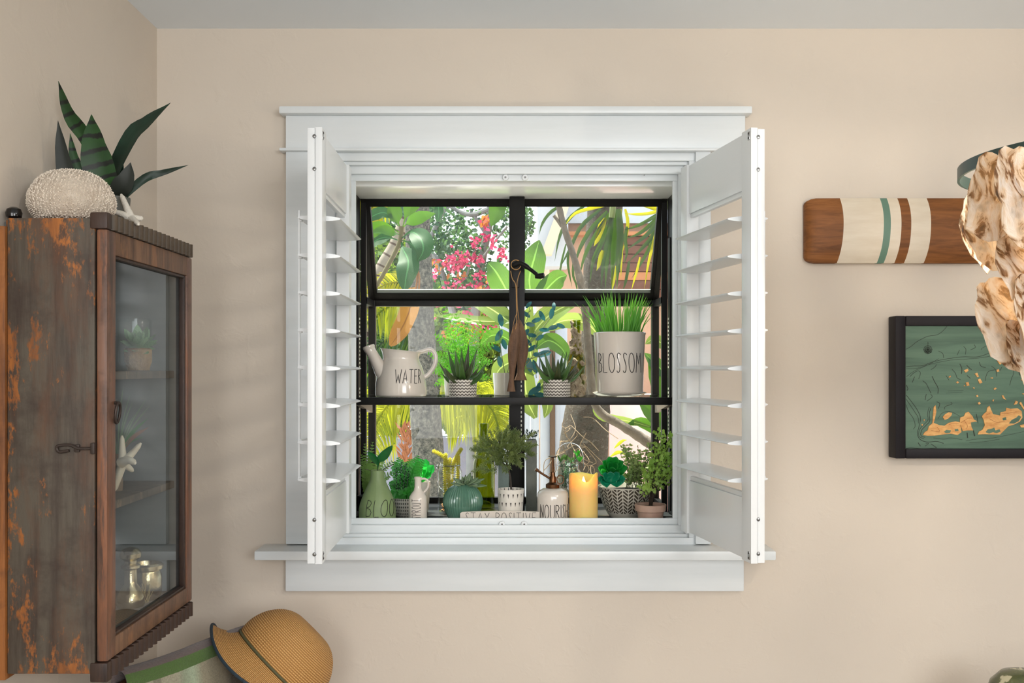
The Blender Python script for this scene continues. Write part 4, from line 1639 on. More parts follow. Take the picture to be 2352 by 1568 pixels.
def pos(px, Y, z):
    return Vector(((px - U0) * Y / F, Y, z))


# leaf materials
G = {}
G['bright'] = leafmat('bright_fern', sr(112, 196, 60), sr(52, 150, 40), sr(160, 230, 60), .5, .45, scale=8)
G['pale'] = leafmat('pale_fern', sr(136, 172, 92), sr(100, 148, 66), sr(170, 210, 90), .35, .5)
G['green'] = leafmat('mid_green', sr(70, 172, 66), sr(36, 128, 46), sr(110, 226, 60), .5, .4)
G['glossy'] = leafmat('glossy_green', sr(16, 112, 44), sr(12, 78, 34), sr(30, 150, 50), .22, .25)
G['lettuce'] = leafmat('vivid_succulent', sr(48, 180, 80), sr(26, 146, 58), sr(70, 226, 80), .5, .3)
G['teal'] = leafmat('teal_succulent', sr(32, 164, 120), sr(16, 128, 92), sr(40, 200, 130), .35, .3)
G['aloe'] = leafmat('aloe_green', sr(84, 120, 58), sr(48, 82, 42), sr(100, 150, 50), .2, .35, scale=10)
G['aloetip'] = leafmat('aloe_dark', sr(66, 86, 48), sr(64, 56, 40), sr(80, 90, 40), .12, .35, scale=8)
G['euc'] = leafmat('blue_leaf', sr(54, 104, 110), sr(36, 82, 92), sr(50, 130, 120), .22, .4)
G['needle'] = leafmat('needle_green', sr(128, 142, 84), sr(66, 88, 48), sr(170, 186, 84), .4, .4)
G['grass'] = leafmat('grass_green', sr(110, 180, 66), sr(30, 118, 50), sr(160, 230, 60), .45, .4, scale=6)
G['maiden'] = leafmat('small_round_leaf', sr(176, 206, 106), sr(112, 164, 66), sr(210, 234, 100), .55, .45)
G['varie'] = leafmat('variegated_leaf', sr(186, 204, 140), sr(96, 146, 66), sr(210, 224, 120), .5, .45, scale=30)
G['darkspr'] = leafmat('dark_sprig', sr(34, 62, 38), sr(26, 46, 32), sr(40, 80, 30), .15, .45)
G['star'] = leafmat('pale_star', sr(132, 154, 120), sr(96, 124, 88), sr(150, 170, 110), .15, .4)
M['stem'] = plain('green_stem', sr(66, 72, 40), .6)
M['dstem'] = plain('dark_stem', sr(46, 36, 28), .7)


def fern(o, c, fronds, mat, L=.02, wl=.006, n=16, drop=.3, name='frond', stem='stem', rn=random):
    for pts, k in fronds:
        pts = spline([Vector(p) for p in pts], n)
        b = B()
        b.tube(pts[::2] + ([pts[-1]] if n % 2 else []), [.0009 * (1.2 - i / (n / 2 + 1)) + .0002 for i in range(len(pts[::2]) + (1 if n % 2 else 0))], 4)
        for i in range(2, n + 1):
            t = i / n
            tg = (pts[i] - pts[i - 1]).normalized()
            sd = tg.cross(Vector((0, -1, .25))).normalized()
            l = L * k * math.sin(PI * (.12 + .83 * t) ** .8) * rn.uniform(.85, 1.1) + .002
            for sg in (1, -1):
                d = (tg * .55 + sd * sg + Vector((0, rn.uniform(-.35, .2), -drop * rn.random())))
                if L > .014:
                    d.normalize()
                    for q in range(4):
                        p = pts[i] + d * l * (q + .6) / 4.4
                        s2 = d.cross(Vector((0, -1, .1))).normalized()
                        for s3 in (1, -1):
                            b.card(p, d * .6 + s2 * s3, (0, -1, .2), l * .34 * (1 - q * .16), wl * .8)
                else:
                    b.card(pts[i], d, (0, -1, .2), l, wl)
        obj(name, b, mat, o)


# ================================================================ MIDDLE SHELF
z = ZSH


def watering_can():
    Y = 2.83
    s = S(Y)
    c = pos(921, Y, z + .001)
    o = thing('watering_can', 'cream ceramic watering can lettered WATER on the middle shelf', 'watering can', c)
    R = 59 / s
    H = 112 / s
    prof = [(.002, .0), (R * .96, .0), (R, .006), (R * .985, .03), (R * .93, .055), (R * .84, .080), (R * .74, .096), (R * .70, .108), (R * .74, .122), (R * .80, .130)]
    inner = [(R * .76, .129), (R * .68, .112), (R * .66, .10), (R * .5, .06)]
    b = B()
    sp = [(q.x, q.y) for q in spline([Vector((r_, z_, 0)) for r_, z_ in prof[1:]], 40)]

    def rim(a, zz, r):
        return 1
    b.lathe([(.002, 0)] + sp + inner, c, 48)
    for i, v in enumerate(b.v):          # rim rises towards the spout side
        h = v.z - c.z
        if h > .10:
            v.z += (h - .10) / .03 * .006 * math.cos(math.atan2(v.y - c.y, -(v.x - c.x)))
    obj('body', b, M['cream'], o)
    b = B()
    p = [W(900, 868, Y - .02), W(882, 858, Y - .02), W(868, 836, Y - .02), W(856, 814, Y - .02), W(849, 802, Y - .02), W(846, 794, Y - .02)]
    b.tube(spline(p, 14), [22 / s, 21 / s, 20 / s, 18.5 / s, 17 / s, 15 / s, 14 / s, 13 / s, 12.5 / s, 12 / s, 12 / s, 12.5 / s, 13.5 / s, 14.2 / s, 13.5 / s], 18)
    spt = obj('spout', b, M['cream'], o)
    b = B()
    d = (p[-1] - p[-2]).normalized()
    q1 = d.orthogonal().normalized()
    q2 = d.cross(q1)
    for k in range(7):
        r_ = 0 if k == 0 else .0085
        a = k * PI / 3
        b.tube([p[-1] + q1 * r_ * math.cos(a) + q2 * r_ * math.sin(a) - d * .002, p[-1] + q1 * r_ * math.cos(a) + q2 * r_ * math.sin(a) + d * .0006], .0013, 6)
    obj('spout_hole', b, M['letter'], spt)
    b = B()
    b.tube(spline([W(958, 810, Y), W(972, 806, Y), W(988, 802, Y), W(999, 812, Y), W(1001, 828, Y), W(995, 845, Y), W(984, 860, Y), W(974, 866, Y)], 26), 5.2 / s, 10)
    obj('handle', b, M['cream'], o)
    h = 31 / s
    b, _ = write('WATER', h, on_lathe(c, sp, -.13, 30 / s), .0010, .13, .70)
    obj('lettering', b, M['letter'], o)


watering_can()

t = NT('scalloped_pot')
u, v = t.uv()
row = t.math('FRACT', t.math('ADD', t.math('MULTIPLY', v, 15.0), t.math('MULTIPLY', t.math('ABSOLUTE', t.math('SINE', t.math('MULTIPLY', u, 2 * PI * 12))), .45)))
mk = t.math('LESS_THAN', row, .42)
t.set(color=t.mix(mk, sr(212, 206, 196), sr(78, 70, 62)), rough=.6)
t.bump(t.math('SUBTRACT', 1.0, mk), .5, .003)
M['scallop'] = t.mat


def aloe(px, w, label, tips, Y=2.79):
    s = S(Y)
    c = pos(px, Y, z + .001)
    o = thing('potted_aloe', label, 'plant', c, group='small aloes in scalloped pots')
    R = w / 2 / s
    H = 39 / s
    lathe_obj('pot', [(.001, 0), (R * .97, 0), (R, .002), (R, H), (R - .003, H), (R - .003, H - .006), (.001, H - .006)], c, M['scallop'], o)
    soil(o, c, R - .0035, H - .006)
    rn = random.Random(px)
    base = c + Vector((0, 0, H - .006))
    for i, (tx, ty, dy) in enumerate(tips):
        tip = W(tx, ty, Y + dy)
        d = tip - base
        mid = base + d * .45 + Vector((d.x * .12, d.y * .2, -abs(d.x) * .12 - .004))
        b = B()
        b.leaf([base + Vector((d.x * .05, d.y * .1, 0)), mid, tip], rn.uniform(15, 19) / s, [(0, .75), (.25, 1), (.6, .62), (.85, .25), (1, .03)],
               nseg=9, fold=.42, up=(0, -1, .45), ncol=2)
        lf = obj('leaf', b, G['aloetip'] if i % 3 == 0 else G['aloe'], o)
        md = lf.modifiers.new('thickness', 'SOLIDIFY')
        md.thickness = .0022


aloe(1063, 63, 'potted aloe in front of the bright green fern on the middle shelf',
     [(1008, 832, .0), (1028, 802, .03), (1045, 805, -.03), (1077, 790, .03), (1096, 800, .0), (1118, 833, .0), (1022, 845, -.06), (1112, 852, -.05), (1060, 822, -.07), (1085, 828, -.06), (1014, 858, .02), (1060, 800, .06), (1100, 842, .05)])
aloe(1279, 62, 'potted aloe beside the shell-crusted bottle on the middle shelf',
     [(1226, 828, 0), (1238, 817, .03), (1251, 810, -.02), (1268, 806, .03), (1302, 808, .02), (1318, 812, 0), (1330, 826, 0), (1345, 838, .02), (1232, 842, -.05), (1282, 826, -.07), (1310, 836, -.06), (1292, 812, .05), (1326, 846, -.03)])


def shelf_fern():
    Y = 2.885
    s = S(Y)
    c = pos(1058, Y, z + .001)
    o = thing('potted_fern', 'bright green feathery fern in a pale pot behind the small aloe', 'fern', c)
    R = 39 / s
    H = 51 / s
    lathe_obj('pot', [(.001, 0), (R * .92, 0), (R, H), (R - .003, H), (R * .9, H - .008), (.001, H - .008)], c, M['cream'], o)
    soil(o, c, R * .9, H - .007)
    base = c + Vector((0, 0, H - .01))
    rn = random.Random(3)
    tips = [(985, 812), (1000, 768), (1022, 738), (1048, 722), (1078, 726), (1104, 740), (1134, 748), (1138, 788), (1128, 830), (990, 852),
            (1032, 830), (1090, 800), (1000, 884), (1122, 868), (1020, 706)]
    fr = []
    for tx, ty in tips:
        tip = W(tx, ty, Y + rn.uniform(-.03, .015))
        mid = base.lerp(tip, .5) + Vector(((tip.x - base.x) * -.12, 0, .014))
        fr.append(([base + Vector((rn.uniform(-.01, .01), 0, 0)), mid, tip], rn.uniform(.9, 1.25)))
    fern(o, c, fr, G['bright'], .024, .0052, 13, rn=rn)


shelf_fern()


def eucalyptus():
    Y = 2.965
    s = S(Y)
    c = pos(1152, Y, z + .001)
    c.x = (1160 - U0) / s
    o = thing('potted_eucalyptus', 'blue-green oval-leaved plant in a white pot behind the hanging wooden fish', 'plant', c)
    R = 28 / s
    H = 50 / s
    lathe_obj('pot', [(.001, 0), (R * .9, 0), (R, H), (R - .003, H), (R * .9, H - .008), (.001, H - .008)], c, M['cream'], o)
    soil(o, c, R * .9, H - .007)
    base = c + Vector((0, 0, H - .006))
    rn = random.Random(8)
    stems = [[(1163, 864), (1180, 800), (1208, 740), (1218, 702)], [(1163, 864), (1195, 815), (1240, 760), (1275, 715)], [(1165, 862), (1205, 830), (1245, 815), (1262, 808)],
             [(1160, 860), (1150, 800), (1148, 745)], [(1170, 868), (1215, 830), (1230, 790), (1228, 760)], [(1170, 864), (1205, 846), (1228, 850), (1232, 868)]]
    sb = B()
    lv = [(1214, 700, 50, 20), (1209, 722, -40, 22), (1232, 735, 20, 24), (1218, 745, 170, 22), (1245, 725, 120, 26), (1267, 720, 80, 26), (1272, 704, 88, 20), (1250, 757, 0, 24), (1270, 752, 15, 24), (1288, 748, -25, 22),
          (1213, 785, -50, 24), (1222, 800, 30, 26), (1250, 812, 12, 34), (1236, 815, 170, 26), (1216, 838, -80, 34), (1229, 842, -75, 32), (1150, 735, 100, 30), (1146, 770, 60, 30), (1158, 790, 110, 26), (1140, 800, 150, 26),
          (1208, 765, 60, 24), (1222, 770, -10, 22), (1148, 830, 100, 26), (1228, 897, 30, 34), (1240, 906, -5, 26), (1236, 888, 70, 22), (1205, 812, 95, 24), (1240, 775, 35, 22)]
    for st in stems:
        sb.tube(spline([W(x, y, Y - .01) for x, y in st], 10), [.0014] * 6 + [.001] * 5, 5)
    obj('stem', sb, plain('euc_stem', sr(120, 126, 90), .6), o)
    for x, y, a, L in lv:
        a = math.radians(a)
        dx, dy = math.cos(a) * L / 2, -math.sin(a) * L / 2
        Yk = Y - .005 + rn.uniform(-.015, .02)
        b = B()
        b.leaf([W(x - dx, y - dy, Yk), W(x, y, Yk - .002), W(x + dx, y + dy, Yk + rn.uniform(-.008, .008))], L * .46 / s, [(0, .15), (.2, .8), (.5, 1), (.8, .85), (1, .1)], nseg=6, fold=.15, roll=rn.uniform(-.5, .5))
        obj('leaf', b, G['euc'], o)


eucalyptus()


def crusted_bottle():
    Y = 2.88
    s = S(Y)
    c = pos(1323, Y, z + .001)
    o = thing('crusted_bottle', 'green bottle crusted with oyster shells and barnacles on the middle shelf', 'bottle', c)
    R = 22 / s
    k = 1 / s
    prof = [(.001, .001), (R * .95, 0), (R, .004), (R, 80 * k), (R * .85, 92 * k), (R * .58, 105 * k), (R * .50, 125 * k), (R * .48, 160 * k), (R * .56, 162 * k), (R * .56, 172 * k), (R * .42, 173 * k), (R * .40, 150 * k), (R * .5, 108 * k), (R * .9, 78 * k), (R * .9, .006), (.001, .006)]
    lathe_obj('bottle', prof, c, M['olive_bottle'], o, 28)
    m = plain('barnacle', sr(176, 164, 140), .8, var=(sr(112, 94, 74), 60, (1, 1, 1)), bump=(150, .9, .006))
    rn = random.Random(6)
    for (x, y, w) in ((1313, 745, 16), (1318, 765, 20), (1325, 775, 18), (1315, 790, 22), (1330, 795, 20), (1318, 812, 24), (1334, 815, 20), (1314, 836, 20), (1322, 856, 18), (1312, 872, 26), (1326, 878, 22), (1340, 870, 18), (1316, 893, 26), (1334, 896, 24), (1344, 888, 16), (1308, 905, 22), (1330, 905, 22), (1310, 755, 12), (1328, 785, 14), (1336, 838, 14)):
        zz = (912 - y) * k
        r0 = R if zz < 85 * k else R * (.95 - .5 * min(1, (zz - 85 * k) / (20 * k)))
        dx = max(-.95, min(.95, (x - 1323) * k / r0))
        p = c + Vector((dx * r0, -math.sqrt(1 - dx * dx) * r0, zz))
        b = B()
        w = w * k / 2
        nn = Vector((dx, -math.sqrt(1 - dx * dx), 0))
        rot = Vector((0, 0, 1)).rotation_difference(nn).to_matrix().to_4x4() @ Matrix.Rotation(rn.uniform(0, 6), 4, 'Z')
        b.lathe([(.0003, w * .18), (w * .35, w * .2), (w * .55, w * .42), (w * .9, w * .3), (w, -.001)], p - nn * .001, 14, mat=rot, mod=lambda a, zz_, r, q=rn.uniform(0, 6): 1 + .18 * math.sin(2 * a + q) + .1 * math.sin(5 * a + q))
        obj('barnacle', b, m, o)


crusted_bottle()


def blossom():
    Y = 2.83
    s = S(Y)
    k = 1 / s
    c = pos(1423, Y, z + .001)
    o = thing('lettered_planter', 'tall cream planter lettered BLOSSOM full of spiky grass, on a saucer', 'planter', c)
    lathe_obj('saucer', [(.001, 0), (50 * k, 0), (60 * k, 6 * k), (62 * k, 8 * k), (59 * k, 9 * k), (50 * k, 4 * k), (.001, 4 * k)], c, M['cream'], o, 48)
    prof = [(.001, 4.2 * k), (52 * k, 4.2 * k), (54 * k, 9 * k), (56.2 * k, 80 * k), (59 * k, 138 * k), (60.5 * k, 144 * k), (58.5 * k, 146 * k), (56 * k, 143 * k), (52 * k, 128 * k), (.001, 126 * k)]
    lathe_obj('pot', prof, c, M['cream'], o, 56)
    soil(o, c, 52 * k, 127 * k)
    h = 44 * k
    tw = text_width('BLOSSOM', h, .10, .72)
    b, _ = write('BLOSSOM', h, on_lathe(c, prof[1:6], -tw / 2 / (56 * k) - .09, 54 * k), .0011, .10, .72)
    obj('lettering', b, M['letter'], o)
    rn = random.Random(12)
    b = B()
    base = c + Vector((0, 0, 128 * k))
    for i in range(165):
        a = rn.uniform(0, 2 * PI)
        q = math.sqrt(rn.random())
        p = base + Vector((q * 44 * k * math.cos(a), q * 44 * k * math.sin(a), 0))
        lean = rn.uniform(.05, .6) * q + rn.uniform(0, .1)
        L = rn.uniform(62, 128) * k * (1 - .12 * q)
        d = Vector((math.cos(a) * lean, math.sin(a) * lean * .6, 1)).normalized()
        tip = p + d * L + Vector((math.cos(a) * lean * .025, 0, -.008 * lean))
        b.leaf([p, p + d * L * .55, tip], rn.uniform(2.0, 4.0) * k, [(0, .8), (.3, 1), (.7, .6), (1, .05)], up=(rn.uniform(-.4, .4), -1, 0), nseg=4, fold=.3)
    obj('grass', b, G['grass'], o, kind='stuff')


blossom()


def fish():
    Y = 2.80
    s = S(Y)
    M['twine'] = plain('twine', sr(176, 134, 84), .9)
    t = plain('old_wood_fish', sr(126, 92, 64), .7, var=(sr(70, 48, 34), 18, (3, 3, .5)), bump=(40, .8, .008))
    for lab, dy, body, tail in (('longer brown wooden fish hanging by twine from the window crank', 0.0,
                                 [(1187, 742, 4), (1184, 760, 9), (1180, 785, 12), (1178, 812, 11.5), (1177, 835, 9), (1176, 855, 6.5), (1175, 868, 5.5)], [(1175, 868, 5.5), (1174, 882, 7), (1174, 899, 10)]),
                                ('shorter brown wooden fish hanging by twine behind the longer one', .034,
                                 [(1192, 735, 4), (1195, 752, 9), (1198, 775, 13), (1200, 800, 14), (1199, 822, 12), (1197, 840, 9), (1196, 850, 8)], [(1196, 850, 8), (1196, 860, 10), (1196, 873, 15)])):
        o = thing('wooden_fish', lab, 'ornament', W(body[3][0], body[3][1], Y + dy), group='wooden fish on twine')
        for nm, seg in (('body', body), ('tail', tail)):
            b = B()
            q = spline([Vector(p) for p in seg], 14)
            n = 14
            vs, fs = [], []
            for p in q:
                cc = W(p.x, p.y, Y + dy)
                for k in range(n):
                    a = 2 * PI * k / n
                    vs.append(cc + Vector((math.cos(a) * p.z / s, math.sin(a) * min(p.z / s * .55, .007), 0)))
            for i in range(len(q) - 1):
                for k in range(n):
                    k2 = (k + 1) % n
                    fs.append((i * n + k, i * n + k2, (i + 1) * n + k2, (i + 1) * n + k))
            fs += [tuple(range(n)), tuple((len(q) - 1) * n + k for k in range(n))]
            b.add(vs, fs)
            obj(nm, b, t, o)
        b = B()
        sx = -7 if dy == 0 else 7
        b.tube(spline([W(1184 + sx * 1.6, 622, 2.832), W(1183 + sx * .9, 640, 2.826), W(1186 + sx * .2, 655, 2.822), W(1187 + sx * .15, 700, 2.81), W(body[0][0], 735, Y + dy), W(body[1][0], 756, Y + dy - .006)], 20), .0011, 5)
        b.ring([W(1185, 608, 2.828) + Vector((.0138 * math.cos(a), (.004 if dy else -.004) + .002 * math.sin(a), .0138 * math.sin(a))) for a in [2 * PI * k / 20 for k in range(20)]], .0011, 5)
        if dy == 0:
            b.tube(spline([W(1187, 718, Y - .004), W(1180, 740, Y - .008), W(1176, 765, Y - .012)], 8), .0008, 4)
        obj('twine', b, M['twine'], o)


fish()

# ================================================================ BOTTOM SHELF
z0 = ZS + .0012


def bloom():
    Y = 2.69
    s = S(Y)
    k = 1 / s
    c = pos(867, Y, z0)
    o = thing('bloom_vase', 'sage green bottle vase lettered BLOOM holding two dark leaves', 'vase', c)
    H = (1190 - 1079) * k + .009
    q = lambda y: c and (ZC - (y - V0) * k) - c.z
    prof = [(.001, 0), (38 * k, 0), (42 * k, .004), (42.5 * k, q(1170)), (40 * k, q(1155)), (33 * k, q(1135)), (25 * k, q(1118)), (18 * k, q(1103)), (15.8 * k, q(1092)), (15.6 * k, q(1080)), (14 * k, q(1079)), (12.5 * k, q(1083)), (12.5 * k, q(1110)), (.001, q(1112))]
    lathe_obj('vase', prof, c, plain('sage_glaze', sr(126, 146, 98), .5, var=(sr(114, 134, 90), 20, (1, 1, 1))), o)
    b, _ = write('BLOOM', 37 * k, on_lathe(c, prof[1:9], -.52, q(1181)), .0009, .13)
    obj('lettering', b, M['letter'], o)
    rn = random.Random(2)
    for pts, w, rl in (([(868, 1082), (868, 1060), (882, 1045), (901, 1023)], 22, .3), ([(866, 1082), (868, 1066), (858, 1050), (845, 1038)], 17, -.2)):
        b = B()
        b.leaf([W(x, y, Y - .004 * i) for i, (x, y) in enumerate(pts)], w * k, [(0, .08), (.25, .1), (.5, .85), (.7, 1), (.9, .6), (1, .05)], nseg=12, fold=.25, roll=rl)
        obj('leaf', b, G['glossy'], o)
    b = B()
    b.tube(spline([W(868, 1090, Y), W(868, 1075, Y), W(874, 1055, Y)], 8), .0015, 5)
    b.tube(spline([W(872, 1088, Y), W(885, 1075, Y), W(905, 1066, Y)], 8), .0012, 5)
    b.tube(spline([W(864, 1088, Y), W(850, 1080, Y), W(838, 1078, Y)], 8), .001, 5)
    obj('stem', b, M['stem'], o)


bloom()


def corner_fern():
    Y = 2.83
    s = S(Y)
    k = 1 / s
    c = pos(846, Y, z0)
    o = thing('corner_fern', 'pale lacy fern in a dark pot behind the BLOOM vase', 'fern', c)
    lathe_obj('pot', [(.001, 0), (20 * k, 0), (25 * k, 44 * k), (23 * k, 44 * k), (22 * k, 38 * k), (.001, 38 * k)], c, plain('dark_pot', sr(46, 44, 42), .6), o)
    soil(o, c, 22 * k, 38 * k)
    base = c + Vector((0, 0, 38 * k))
    rn = random.Random(4)
    fr = []
    for tx, ty in ((838, 1020), (856, 1016), (830, 1045), (841, 1060), (832, 1085), (848, 1078), (905, 1018), (900, 1060), (885, 1050), (895, 1095), (838, 1105), (890, 1120), (870, 1040), (915, 1080), (850, 1045)):
        tip = W(max(tx, 828), ty, Y + rn.uniform(-.03, .06))
        fr.append(([base, base.lerp(tip, .5) + Vector(((base.x - tip.x) * .15, 0, .01)), tip], rn.uniform(.6, .9)))
    fern(o, c, fr, G['pale'], .018, .005, 15, rn=rn)


corner_fern()


def green_bowl():
    Y = 2.80
    s = S(Y)
    k = 1 / s
    c = pos(934, Y, z0)
    t = NT('knitted_bowl')
    u, v = t.uv()
    m = t.math('GREATER_THAN', t.math('ADD', t.math('SINE', t.math('MULTIPLY', u, 2 * PI * 46)), t.math('SINE', t.math('MULTIPLY', v, 2 * PI * 14))), .55)
    t.set(color=t.mix(m, sr(186, 184, 174), sr(84, 86, 80)), rough=.7)
    t.bump(t.math('SUBTRACT', 1.0, m), .5, .003)
    o = thing('planted_bowl', 'grey knit-patterned bowl of mixed green plants between the BLOOM and SPROUT bottles', 'planter', c)
    q = lambda y: (ZC - (y - V0) * k) - c.z
    lathe_obj('bowl', [(.001, 0), (25 * k, 0), (31 * k, 10 * k), (36 * k, 26 * k), (37.5 * k, 44 * k), (35.5 * k, 44 * k), (33 * k, 34 * k), (.001, 34 * k)], c, t.mat, o)
    soil(o, c, 33.5 * k, 34 * k)
    base = c + Vector((0, 0, 36 * k))
    rn = random.Random(5)
    fr = []
    for tx, ty in ((905, 1062), (915, 1052), (960, 1048), (972, 1058), (945, 1070), (895, 1110), (900, 1135), (925, 1132), (955, 1098), (950, 1120), (962, 1080), (912, 1120), (918, 1090), (940, 1056)):
        tip = W(tx, ty, Y + rn.uniform(-.05, .03))
        fr.append(([base + Vector((rn.uniform(-.02, .01), 0, 0)), base.lerp(tip, .5) + Vector((0, -.006, .015)), tip], rn.uniform(.8, 1.1)))
    fern(o, c, fr, G['green'], .024, .007, 14, rn=rn)
    # dark upright sprigs
    b = B()
    for sx, sy, ex, ey in ((918, 1125, 922, 1062), (926, 1125, 932, 1066), (912, 1125, 910, 1075), (934, 1120, 940, 1075)):
        p0, p1 = W(sx, sy, Y - .035), W(ex, ey, Y - .03)
        b.tube([p0, p1], .001, 4)
        for i in range(46):
            p = p0.lerp(p1, i / 46)
            a = i * 2.4
            b.card(p, Vector((math.cos(a), math.sin(a), .5)), (0, 0, 1), .0105, .004)
    obj('sprig', b, G['darkspr'], o, kind='stuff')


green_bowl()


def lettuce_pot():
    Y = 2.885
    s = S(Y)
    k = 1 / s
    c = pos(968, Y, z0)
    o = thing('leafy_pot', 'vivid green leafy rosette in a pale ribbed pot behind the SPROUT bottle', 'plant', c)
    lathe_obj('pot', [(.001, 0), (15 * k, 0), (17 * k, 10 * k), (21 * k, 70 * k), (19 * k, 70 * k), (18 * k, 62 * k), (.001, 62 * k)], c, M['cream'], o, 36)
    rn = random.Random(9)
    base = c + Vector((0, 0, 66 * k))
    for tx, ty, dy, w in ((945, 1078, 0, 20), (950, 1062, .02, 22), (962, 1052, .03, 24), (978, 1054, .02, 24), (996, 1068, 0, 22), (992, 1082, -.02, 18), (965, 1070, -.03, 26), (982, 1072, -.03, 22), (955, 1084, -.02, 18), (972, 1060, 0, 22)):
        tip = W(tx, ty, Y + dy)
        b = B()
        b.leaf([base, base.lerp(tip, .6) + Vector((0, 0, -.002)), tip], w * k, OBOV, nseg=8, fold=.3, up=(0, -.8, .7), wave=.15, ncol=4)
        obj('leaf', b, G['lettuce'], o)


lettuce_pot()


def sprout():
    Y = 2.675
    s = S(Y)
    k = 1 / s
    c = pos(960, Y, z0)
    q = lambda y: (ZC - (y - V0) * k) - c.z
    o = thing('sprout_bottle', 'small white jug bottle lettered SPROUT up its side', 'bottle', c)
    prof = [(.001, 0), (19 * k, 0), (20.8 * k, .003), (21 * k, q(1150)), (20 * k, q(1140)), (15 * k, q(1132)), (10 * k, q(1126)), (8 * k, q(1118)), (7.8 * k, q(1101)), (9 * k, q(1099)), (9 * k, q(1095)), (6.5 * k, q(1095)), (6 * k, q(1103)), (.001, q(1105))]
    lathe_obj('bottle', prof, c, M['cream'], o)
    b = B()
    b.tube(spline([W(966, 1100, Y), W(975, 1099, Y), W(983, 1105, Y), W(983, 1118, Y), W(976, 1128, Y), W(970, 1132, Y)], 18), 2.6 * k, 8)
    obj('handle', b, M['cream'], o)
    f = on_lathe(c, prof[1:6], 0, 0)
    h = 21 * k
    b, _ = write('SPROUT', h, lambda x, y: f(.0095 - y, q(1187) + x), .0007, .15, .58)
    obj('lettering', b, M['letter'], o)


sprout()


def ribbed_vase():
    Y = 2.715
    s = S(Y)
    k = 1 / s
    c = pos(1063, Y, z0)
    q = lambda y: (ZC - (y - V0) * k) - c.z
    o = thing('ribbed_vase', 'round ribbed teal green vase with a spiky pale succulent on top', 'vase', c)
    pr = [(.001, 0), (28 * k, 0), (38 * k, q(1180)), (44 * k, q(1163)), (45 * k, q(1150)), (42 * k, q(1136)), (34 * k, q(1123)), (24 * k, q(1115)), (16 * k, q(1111.5)), (13 * k, q(1111)), (12 * k, q(1116)), (.001, q(1120))]
    sp = [(v.x, v.y) for v in spline([Vector((a, b_, 0)) for a, b_ in pr[1:10]], 40)]
    lathe_obj('vase', [(.001, 0)] + sp + pr[10:], c, plain('teal_glaze', sr(86, 128, 108), .25, var=(sr(70, 108, 90), 12, (1, 1, 1)), coat=.4), o, 176,
              mod=lambda a, zz, r: 1 + (.022 * math.cos(44 * a) if zz > q(1158) else .010 * math.cos(44 * a)) * min(1, max(0, (zz) / .02)) * (1 if r > 18 * k else 0))
    cc = c + Vector((6 * k, 0, q(1112)))
    rn = random.Random(2)
    for tx, ty, dy in ((1036, 1108, -.01), (1042, 1097, .01), (1062, 1094, .0), (1080, 1085, .01), (1098, 1096, .0), (1112, 1098, .0), (1118, 1114, -.01), (1050, 1106, -.04), (1074, 1100, -.045), (1096, 1112, -.035), (1085, 1092, .03), (1055, 1100, .03), (1104, 1106, .02), (1070, 1090, -.015), (1088, 1104, -.03), (1046, 1112, -.03)):
        tip = W(tx, ty, Y + dy)
        b = B()
        b.leaf([cc, cc.lerp(tip, .5) + Vector((0, 0, -.003)), tip], 12 * k, LANCE, nseg=7, fold=.4, up=(0, -.5, 1))
        lf = obj('leaf', b, G['star'], o)
        md = lf.modifiers.new('thickness', 'SOLIDIFY')
        md.thickness = .003


ribbed_vase()


